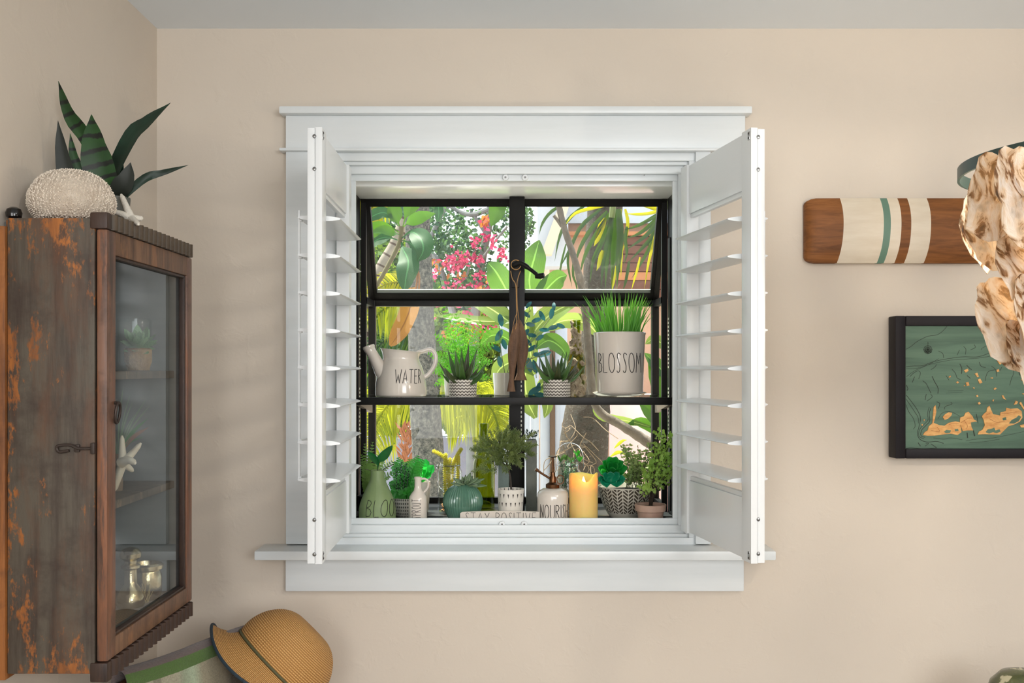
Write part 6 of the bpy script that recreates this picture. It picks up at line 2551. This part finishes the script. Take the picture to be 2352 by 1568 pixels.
# ---- house
def house():
    Y = 6.6
    k = 1 / S(Y)
    X = lambda px: (px - U0) * k
    Z = lambda py: ZC - (py - V0) * k
    o = thing('neighbour_house', 'white and peach stucco house with brown planked side beyond the palms', 'house', (X(1400), 8, 0))
    st = plain('peach_stucco', sr(188, 152, 128), .9, bump=(30, .4, .01))
    wh = plain('white_stucco', sr(186, 190, 198), .85, bump=(30, .3, .01))
    tr = plain('orange_trim', sr(176, 116, 76), .7)
    br = plain('brown_plank', sr(110, 68, 50), .7, var=(sr(92, 54, 40), 8, (.3, 1, 3)))
    b = B()
    b.box((X(1262), Y, 0), (X(1262) + 4.5, Y + 3.2, Z(300)))
    obj('wall', b, st, o, False)
    b = B()
    b.box((X(1232), Y - .25, Z(620)), (X(1300), Y - .02, Z(360)))
    obj('porch_post', b, wh, o, False)
    b = B()
    b.prism([(X(1238), 0, Z(600)), (X(1262), 0, Z(600)), (X(1322), 0, Z(430)), (X(1300), 0, Z(430))], Vector((0, Y - .42, 0)), Vector((0, Y - .30, 0)))
    obj('stair_stringer', b, plain('cream_fascia', sr(206, 186, 164), .8), o, False)
    b = B()
    b.box((X(1298), Y - .06, Z(515)), (X(1262) + 4.5, Y - .005, Z(300)))
    obj('upper_wall', b, wh, o, False)
    b = B()
    b.box((X(1300), Y - .12, Z(545)), (X(1262) + 4.4, Y - .0, Z(537)))
    obj('trim_board', b, tr, o, False)
    bb = B()
    for i in range(7):
        b = B()
        y0, y1 = 547 + i * 20, 547 + i * 20 + 19
        b.box((X(1408), Y - .08 - .006 * (i % 2), Z(y1)), (X(1262) + 4.3, Y - .005, Z(y0)), .004)
        obj('plank', b, br if i != 4 else tr, o)
    b = B()
    b.box((X(1345), Y - 1.2, 0), (X(1262) + 4.5, Y - .3, .45))
    obj('step', b, st, o, False)


house()


def fence():
    Y = 5.7
    k = 1 / S(Y)
    X = lambda px: (px - U0) * k
    o = thing('white_board_fence', 'white vertical board fence standing between the palm trunks', 'fence', (X(1250), Y, 0))
    w = plain('fence_white', sr(186, 190, 200), .7, var=(sr(168, 172, 186), 6, (4, 1, .4)))
    for x0, x1 in ((1150, 1176), (1178, 1197), (1199, 1217), (1219.5, 1238), (1241, 1263), (1275, 1303)):
        b = B()
        b.box((X(x0), Y, .05), (X(x1), Y + .025, ZC - (718 - V0) * k), .003)
        obj('board', b, w, o)
    b = B()
    b.box((X(1263), Y - .03, 0), (X(1274), Y + .05, ZC - (700 - V0) * k), .004)
    obj('post', b, plain('fence_post', sr(92, 70, 54), .8), o)
    b = B()
    for z in (.4, 1.5):
        b.box((X(1150), Y + .026, z), (X(1303), Y + .06, z + .08))
    obj('rail', b, w, o, False)


fence()
# low lavender wall and a bright patio wall
b = B()
b.box((-2.6, 8.0, 0), (.25, 8.2, ZC - (1004 - V0) * 8 / F), .01)
o_ = obj('garden_wall', b, plain('lavender_wall', sr(134, 136, 152), .9, bump=(14, .5, .02)), None, kind='structure')
b = B()
b.box((.62, 6.0, 0), (3.4, 6.15, ZC - (905 - V0) * 6 / F), .01)
obj('patio_wall', b, plain('pink_wall', sr(232, 212, 204), .85, var=(sr(220, 168, 166), 1.6, (1, 1, 1))), None, kind='structure')

# ---- grey palm
o = thing('grey_palm', 'smooth grey palm trunk with drooping sunlit yellow fronds', 'palm', W(985, 1700, 4.9))
b = B()
trunk(b, [(950, 380, 27), (958, 500, 29), (964, 640, 30), (968, 760, 31), (974, 900, 34), (984, 1050, 37), (990, 1200, 40), (992, 1560, 48), (992, 1571, 50)], 4.9, 20, seg=40, knots=.015)
obj('trunk', b, M['bark'], o)
Y = 5.15
for i, (p, L, n, dr_, w, m, sd) in enumerate((
        ([(1010, 880, Y), (960, 900, Y), (905, 918, Y), (868, 965, Y), (850, 1030, Y)], 105, 50, .95, 3.6, 'yel', 1),
        ([(1000, 885, Y + .2), (940, 890, Y + .2), (880, 900, Y + .2), (840, 930, Y + .2)], 90, 42, .9, 3.6, 'yel', 2),
        ([(1010, 870, Y), (1050, 890, Y), (1090, 905, Y), (1130, 940, Y), (1150, 1000, Y)], 110, 54, .98, 3.6, 'yel', 3),
        ([(1015, 880, Y + .15), (1070, 900, Y + .15), (1120, 910, Y + .15), (1175, 950, Y + .15)], 100, 50, .95, 3.6, 'yel', 4),
        ([(1010, 890, Y + .3), (1040, 910, Y + .3), (1065, 940, Y + .3), (1080, 980, Y + .3)], 90, 42, .98, 3.6, 'yel', 5),
        ([(1200, 880, Y + .1), (1150, 892, Y + .1), (1100, 920, Y + .1), (1065, 965, Y + .1)], 95, 46, .95, 3.6, 'yel', 6),
        ([(985, 700, Y), (940, 690, Y), (890, 705, Y), (840, 745, Y)], 75, 26, .6, 6, 'yel', 7),
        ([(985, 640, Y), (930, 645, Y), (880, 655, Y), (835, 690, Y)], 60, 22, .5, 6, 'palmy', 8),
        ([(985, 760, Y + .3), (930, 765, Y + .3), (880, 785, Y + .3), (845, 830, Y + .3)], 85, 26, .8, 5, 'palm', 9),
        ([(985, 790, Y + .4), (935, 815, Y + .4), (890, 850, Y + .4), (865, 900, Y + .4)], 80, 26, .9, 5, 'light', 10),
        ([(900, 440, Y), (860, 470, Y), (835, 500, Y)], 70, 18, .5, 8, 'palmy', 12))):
    frond(o, p, L, n, m, dr_, w, seed=sd)
b = B()
rn = random.Random(3)
for i in range(90):
    p = W(rn.uniform(922, 944), rn.uniform(985, 1075), 5.0)
    b.card(p, Vector((rn.uniform(-.9, .9), -.2, 1)), (0, -1, 0), .06, .012)
obj('trunk_fibre', b, plain('trunk_fibre', sr(168, 108, 76), .9), o, kind='stuff')

# ---- ringed palm
o = thing('ringed_palm', 'leaning pale ringed palm trunk behind the big ti leaves', 'palm', W(820, 1575, 5.6) - Vector((0, 0, W(0, 1575, 5.6).z)))
b = B()
trunk(b, [(930, 500, 13), (908, 560, 14), (880, 610, 15.5), (860, 660, 16.5), (835, 760, 18), (815, 900, 19), (805, 1200, 20), (805, 1458, 22)], 5.6, 16, seg=36)
obj('trunk', b, M['ringed'], o)

# ---- ti plant
o = thing('ti_plant', 'ti plant with a rosette of broad glossy green leaves near the window top', 'plant', (W(925, 500, 3.9).x, 3.9, 0))
b = B()
trunk(b, [(922, 520, 6), (916, 560, 5), (880, 630, 5), (842, 700, 6), (822, 820, 7), (816, 1728, 9)], 3.9, 10, seg=24)
obj('stem', b, plain('ti_stem', sr(92, 84, 54), .7), o)
Y = 3.9
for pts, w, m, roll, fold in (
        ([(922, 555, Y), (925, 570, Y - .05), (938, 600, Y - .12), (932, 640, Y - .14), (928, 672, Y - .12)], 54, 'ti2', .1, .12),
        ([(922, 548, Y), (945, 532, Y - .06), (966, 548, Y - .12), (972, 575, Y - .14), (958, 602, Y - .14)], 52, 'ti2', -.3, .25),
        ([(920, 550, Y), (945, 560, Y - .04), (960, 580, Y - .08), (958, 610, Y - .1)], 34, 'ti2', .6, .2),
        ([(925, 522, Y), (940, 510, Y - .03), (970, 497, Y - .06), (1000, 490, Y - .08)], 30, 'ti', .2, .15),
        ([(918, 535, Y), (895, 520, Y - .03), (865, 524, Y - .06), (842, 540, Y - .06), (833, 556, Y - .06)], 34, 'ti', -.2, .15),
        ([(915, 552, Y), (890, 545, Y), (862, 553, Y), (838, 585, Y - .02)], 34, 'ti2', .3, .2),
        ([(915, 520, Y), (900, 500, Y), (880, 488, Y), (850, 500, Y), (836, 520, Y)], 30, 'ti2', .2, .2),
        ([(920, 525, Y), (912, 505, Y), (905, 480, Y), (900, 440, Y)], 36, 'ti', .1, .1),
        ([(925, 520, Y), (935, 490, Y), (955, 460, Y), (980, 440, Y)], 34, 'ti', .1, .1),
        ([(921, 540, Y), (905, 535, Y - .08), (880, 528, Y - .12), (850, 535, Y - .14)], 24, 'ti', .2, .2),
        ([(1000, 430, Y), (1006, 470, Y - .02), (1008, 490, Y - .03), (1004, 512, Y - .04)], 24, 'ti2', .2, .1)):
    pleaf(o, pts, w, m, [(0, .06), (.22, .12), (.42, .85), (.6, 1), (.82, .62), (1, .02)], fold, roll, 16, .04)
pleaf(o, [(946, 660, Y), (944, 700, Y - .02), (930, 740, Y - .04), (908, 778, Y - .05), (896, 794, Y - .05)], 44, 'dead', [(0, .5), (.3, 1), (.6, .95), (.85, .5), (1, .15)], .3, .1, 14, .08, 'dry_leaf')
for pts in ([(955, 600), (958, 640), (954, 675), (958, 705)], [(948, 585), (962, 630), (962, 668)]):
    b = B()
    b.tube(spline([W(x, yy, Y - .06) for x, yy in pts], 10), .004, 6)
    obj('dry_stalk', b, plain('dry_stalk', sr(150, 104, 70), .8), o)

# ---- broad-leaved banana
o = thing('broad_leaf_plant', 'low plant with very broad upright green leaves just outside the glass', 'plant', (W(1215, 900, 3.75).x, 3.75, 0))
b = B()
for pts in ([(1220, 690, 5), (1214, 780, 6), (1195, 880, 8), (1186, 1000, 9), (1186, 1760, 10)], [(1235, 740, 4), (1216, 850, 6), (1192, 960, 8), (1188, 1760, 10)]):
    trunk(b, pts, 3.75, 10, seg=20)
obj('stalk', b, plain('yellow_stalk', sr(170, 168, 84), .6), o)
Y = 3.7
for pts, w, m, roll, fold, nm in (
        ([(1222, 690, Y), (1216, 640, Y - .03), (1228, 590, Y - .05), (1239, 551, Y - .04)], 62, 'banana', .15, .1, 'leaf'),
        ([(1180, 700, Y), (1160, 660, Y - .03), (1140, 625, Y - .05), (1121, 603, Y - .04)], 62, 'banana', -.4, .15, 'leaf'),
        ([(1225, 700, Y), (1250, 670, Y - .03), (1280, 640, Y - .05), (1302, 632, Y - .04)], 50, 'banana', .2, .2, 'leaf'),
        ([(1220, 712, Y), (1170, 735, Y), (1100, 737, Y + .02), (1040, 728, Y + .04), (1003, 726, Y + .06)], 24, 'pale', .5, .3, 'leaf'),
        ([(1200, 760, Y), (1165, 735, Y), (1120, 705, Y + .02), (1075, 692, Y + .04)], 44, 'pale', .3, .2, 'leaf'),
        ([(1210, 790, Y), (1240, 745, Y), (1280, 712, Y), (1335, 690, Y)], 50, 'pale', -.3, .25, 'leaf'),
        ([(1225, 850, Y), (1215, 790, Y), (1208, 740, Y), (1222, 700, Y)], 46, 'pale', .2, .2, 'leaf'),
        ([(1228, 860, Y), (1190, 830, Y), (1150, 845, Y), (1132, 880, Y)], 44, 'pale', .1, .25, 'leaf'),
        ([(1230, 800, Y), (1260, 782, Y), (1290, 800, Y), (1305, 830, Y)], 40, 'banana', -.2, .3, 'leaf'),
        ([(1240, 760, Y), (1300, 735, Y + .05), (1350, 745, Y + .05), (1378, 775, Y + .05)], 40, 'pale', .3, .3, 'leaf'),
        ([(1230, 960, Y), (1212, 920, Y), (1206, 870, Y), (1214, 830, Y)], 50, 'pale', .2, .2, 'leaf'),
        ([(1232, 900, Y), (1250, 880, Y), (1258, 930, Y), (1250, 960, Y)], 30, 'pale', .2, .2, 'leaf'),
        ([(1105, 790, Y + .1), (1130, 770, Y + .1), (1160, 775, Y + .1), (1190, 800, Y + .1)], 36, 'banana', .2, .2, 'leaf'),
        ([(1152, 430, Y - .1), (1146, 460, Y - .12), (1140, 490, Y - .12), (1128, 520, Y - .12)], 42, 'ti', .1, .12, 'leaf')):
    pleaf(o, pts, w, m, [(0, .2), (.2, .75), (.45, 1), (.7, .85), (.9, .4), (1, .02)], fold, roll, 16, .03, nm)

# ---- mossy palm
o = thing('mossy_palm', 'thick mottled palm trunk with long dark green drooping leaflets', 'palm', (W(1345, 1000, 4.3).x, 4.3, 0))
b = B()
trunk(b, [(1395, 380, 38), (1388, 500, 40), (1378, 620, 38), (1372, 760, 36), (1366, 860, 40), (1352, 930, 50), (1343, 1000, 56), (1338, 1080, 56), (1335, 1200, 60), (1335, 1640, 66)], 4.3, 24, seg=44, knots=.02)
obj('trunk', b, M['moss'], o)
b = B()
rn = random.Random(8)
for i in range(22):
    x0, y0 = rn.uniform(1285, 1350), rn.uniform(930, 1060)
    p = [(x0, y0)]
    for j in range(3):
        p.append((p[-1][0] + rn.uniform(-26, 30), p[-1][1] + rn.uniform(2, 34)))
    b.tube(spline([W(x, yy, 4.05 + rn.uniform(-.1, .05)) for x, yy in p], 10), .0016, 4)
obj('aerial_roots', b, plain('root_fibre', sr(112, 94, 72), .9), o, kind='stuff')
Y = 3.75
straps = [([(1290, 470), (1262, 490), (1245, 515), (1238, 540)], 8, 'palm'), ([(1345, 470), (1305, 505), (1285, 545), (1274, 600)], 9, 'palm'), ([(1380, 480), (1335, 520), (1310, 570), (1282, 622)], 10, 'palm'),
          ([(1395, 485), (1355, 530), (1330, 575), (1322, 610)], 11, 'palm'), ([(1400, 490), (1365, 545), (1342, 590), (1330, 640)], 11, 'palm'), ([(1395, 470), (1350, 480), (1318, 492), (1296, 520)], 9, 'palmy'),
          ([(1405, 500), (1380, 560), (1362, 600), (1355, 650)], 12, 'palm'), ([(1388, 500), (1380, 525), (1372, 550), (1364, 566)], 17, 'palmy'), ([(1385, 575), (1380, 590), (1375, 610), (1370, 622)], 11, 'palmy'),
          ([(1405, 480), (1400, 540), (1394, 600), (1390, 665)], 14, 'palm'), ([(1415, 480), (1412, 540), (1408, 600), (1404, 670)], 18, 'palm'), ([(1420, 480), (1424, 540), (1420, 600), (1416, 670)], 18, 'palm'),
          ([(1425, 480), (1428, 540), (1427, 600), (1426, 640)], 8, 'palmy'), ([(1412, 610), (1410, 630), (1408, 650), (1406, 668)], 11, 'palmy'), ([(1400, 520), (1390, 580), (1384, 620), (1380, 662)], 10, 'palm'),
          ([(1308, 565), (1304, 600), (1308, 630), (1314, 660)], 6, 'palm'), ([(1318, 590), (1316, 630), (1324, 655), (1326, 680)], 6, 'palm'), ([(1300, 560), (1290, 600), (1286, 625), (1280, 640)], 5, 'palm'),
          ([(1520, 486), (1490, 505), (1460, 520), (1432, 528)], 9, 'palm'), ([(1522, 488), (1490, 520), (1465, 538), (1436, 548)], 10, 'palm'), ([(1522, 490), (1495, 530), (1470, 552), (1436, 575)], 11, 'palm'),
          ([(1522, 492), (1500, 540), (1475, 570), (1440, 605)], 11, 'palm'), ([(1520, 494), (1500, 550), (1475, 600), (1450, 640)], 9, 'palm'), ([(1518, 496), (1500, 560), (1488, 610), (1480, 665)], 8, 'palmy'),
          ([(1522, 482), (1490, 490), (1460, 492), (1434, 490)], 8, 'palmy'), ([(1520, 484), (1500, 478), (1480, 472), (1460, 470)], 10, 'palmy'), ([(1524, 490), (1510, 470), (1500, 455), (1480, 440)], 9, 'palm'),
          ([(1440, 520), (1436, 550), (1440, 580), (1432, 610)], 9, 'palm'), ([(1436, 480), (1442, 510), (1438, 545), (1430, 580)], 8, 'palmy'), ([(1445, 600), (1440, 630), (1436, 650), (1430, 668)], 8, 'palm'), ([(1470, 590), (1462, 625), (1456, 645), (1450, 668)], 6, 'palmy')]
for i, (p, w, m) in enumerate(straps):
    pleaf(o, [(x, yy, Y + .02 * math.sin(i * 2.1)) for x, yy in p], w, m, STRAP, .3, .2 * math.sin(i), 8, name='leaflet')
b = B()
b.tube(spline([W(1412, 300, Y + .05), W(1410, 400, Y + .03), W(1408, 470, Y), W(1405, 500, Y)], 10), .012, 8)
b.tube(spline([W(1560, 380, Y), W(1545, 440, Y), W(1526, 484, Y), W(1518, 500, Y)], 10), .009, 8)
obj('frond_stalk', b, plain('frond_stalk', sr(110, 120, 70), .6), o)

# ---- thin branches / limbs
o = thing('slender_trunk', 'slender knotty grey trunk snaking down past the peach house wall to the window corner', 'tree', (W(1576, 1000, 3.58).x, 3.58, 0))
b = B()
trunk(b, [(1268, 400, 6), (1284, 475, 7), (1298, 530, 7.5), (1318, 590, 8), (1334, 650, 8.5), (1346, 730, 9), (1356, 860, 9.5), (1372, 938, 10), (1430, 978, 11), (1480, 1010, 12), (1530, 1046, 13), (1566, 1110, 14), (1576, 1300, 15), (1576, 1804, 16)], 3.58, 12, seg=76, knots=.08)
b.tube(spline([W(1290, 520, 3.58), W(1280, 505, 3.58), W(1272, 495, 3.58)], 6), .006, 6)
obj('trunk', b, M['twig'], o)
o = thing('strap_leaf_plant', 'arching light green strap-leaved plant in front of the pink patio wall', 'plant', (W(1556, 1040, 3.9).x, 3.9, 0))
b = B()
trunk(b, [(1550, 780, 4), (1552, 900, 6), (1556, 1100, 8), (1556, 1726, 10)], 3.9, 12, seg=16, knots=.04)
obj('stem', b, M['twig'], o)
Y = 3.85
for pts, w, m in (([(1362, 926, Y), (1372, 948, Y), (1400, 960, Y), (1450, 968, Y), (1510, 985, Y)], 22, 'pale'), ([(1440, 975, Y), (1470, 968, Y), (1500, 985, Y), (1530, 1010, Y)], 26, 'ti'), ([(1540, 1000, Y), (1520, 970, Y), (1490, 940, Y), (1465, 915, Y)], 44, 'ti'),
                  ([(1410, 1030, Y), (1420, 1020, Y), (1430, 1012, Y), (1440, 1010, Y)], 8, 'yel'), ([(1400, 1050, Y), (1420, 1038, Y), (1440, 1045, Y)], 9, 'yel'), ([(1540, 930, Y), (1520, 900, Y), (1505, 860, Y), (1490, 820, Y)], 44, 'ti'),
                  ([(1545, 880, Y), (1520, 850, Y), (1500, 830, Y), (1480, 810, Y)], 36, 'banana'), ([(1550, 800, Y), (1525, 790, Y), (1500, 780, Y), (1482, 790, Y)], 30, 'pale')):
    pleaf(o, pts, w, m, OVATE, .2, .2, 12)

# ---- bougainvillea and the far trees
o = thing('bougainvillea', 'sprawling bougainvillea with bright pink bracts against the sky', 'bush', (W(1090, 900, 7.2).x, 7.2, 0))
b = B()
trunk(b, [(1132, 430, 9), (1122, 520, 9), (1108, 590, 10), (1098, 660, 11), (1090, 760, 12), (1085, 1000, 14), (1085, 1322, 16)], 7.2, 12, seg=30)
for pts in ([(975, 575, 6), (995, 585, 6), (1010, 610, 6.5), (1022, 655, 7), (1040, 720, 8), (1060, 800, 9)], [(1120, 480, 6), (1090, 492, 6), (1060, 488, 5), (1030, 470, 4)], [(1118, 540, 4), (1095, 505, 4), (1080, 480, 3)], [(1110, 590, 3), (1140, 550, 3), (1165, 520, 2.5)], [(985, 560, 5), (1000, 520, 5), (1020, 480, 5), (1040, 440, 5)],
            [(1070, 640, 2.5), (1085, 590, 2.5), (1100, 540, 2)], [(1000, 530, 4), (1015, 495, 3), (1035, 470, 3)]):
    trunk(b, pts, 7.1, 8, seg=14)
obj('branch', b, M['bluetrunk'], o)
scatter(o, 'foliage', E['tree'], [(1020, 520, 7.3, 60, 50, .4, 525), (1060, 560, 7.3, 70, 40, .4, 450), (1075, 600, 7.3, 80, 40, .4, 375), (1010, 590, 7.3, 60, 45, .3, 315), (1120, 640, 7.3, 70, 40, .4, 375), (1080, 500, 7.3, 50, 25, .3, 120), (1150, 500, 7.3, 40, 40, .3, 195), (1204, 510, 7.6, 20, 45, .3, 315), (1160, 560, 7.4, 30, 40, .3, 75), (985, 490, 7.5, 40, 40, .4, 315), (1060, 660, 7.3, 90, 35, .4, 375), (1202, 570, 7.6, 14, 30, .2, 67)], .042, 5)
scatter(o, 'blossom', E['pink'], [(1040, 605, 6.95, 28, 18, .15, 79), (1062, 597, 6.95, 16, 16, .15, 57), (1093, 560, 6.95, 8, 24, .1, 32), (1112, 520, 6.95, 8, 24, .1, 25), (1130, 545, 6.95, 16, 10, .1, 25), (1150, 575, 6.95, 20, 14, .1, 21), (1095, 595, 6.95, 14, 14, .1, 25), (1050, 655, 6.95, 40, 16, .2, 54), (1100, 628, 6.95, 22, 10, .1, 21), (990, 625, 6.95, 20, 22, .2, 28), (1115, 650, 6.95, 40, 20, .2, 43), (1080, 720, 6.95, 100, 30, .3, 72), (1110, 745, 6.95, 50, 20, .2, 43), (1040, 575, 6.95, 46, 12, .1, 10), (1155, 590, 6.95, 16, 10, .1, 9)], .042, 9)
scatter(o, 'orange_blossom', E['orange'], [(1114, 508, 6.94, 6, 14, .1, 26), (1000, 610, 6.94, 24, 26, .2, 40), (1050, 630, 6.94, 20, 10, .1, 14), (1120, 660, 6.94, 40, 16, .2, 26), (1060, 770, 6.94, 50, 26, .2, 60)], .045, 10)
o = thing('garden_hedge', 'dense mixed green hedge filling the far side of the garden', 'hedge', (W(1000, 1000, 8.6).x, 8.6, 0))
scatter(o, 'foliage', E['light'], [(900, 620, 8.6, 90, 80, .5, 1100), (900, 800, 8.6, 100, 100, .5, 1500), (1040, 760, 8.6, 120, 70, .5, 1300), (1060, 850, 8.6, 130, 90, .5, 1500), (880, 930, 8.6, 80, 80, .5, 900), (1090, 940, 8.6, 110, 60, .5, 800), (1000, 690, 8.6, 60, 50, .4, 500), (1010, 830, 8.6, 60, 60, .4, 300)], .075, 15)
scatter(o, 'dark_foliage', E['tree'], [(880, 700, 8.9, 100, 90, .4, 900), (1040, 700, 8.9, 140, 70, .4, 1000), (1000, 860, 8.9, 200, 110, .4, 2200), (890, 540, 8.9, 90, 80, .4, 800), (860, 900, 8.9, 120, 100, .4, 1000), (1100, 900, 8.9, 90, 100, .4, 800)], .10, 16)  # darker blue-green leaves behind the yellow-green ones
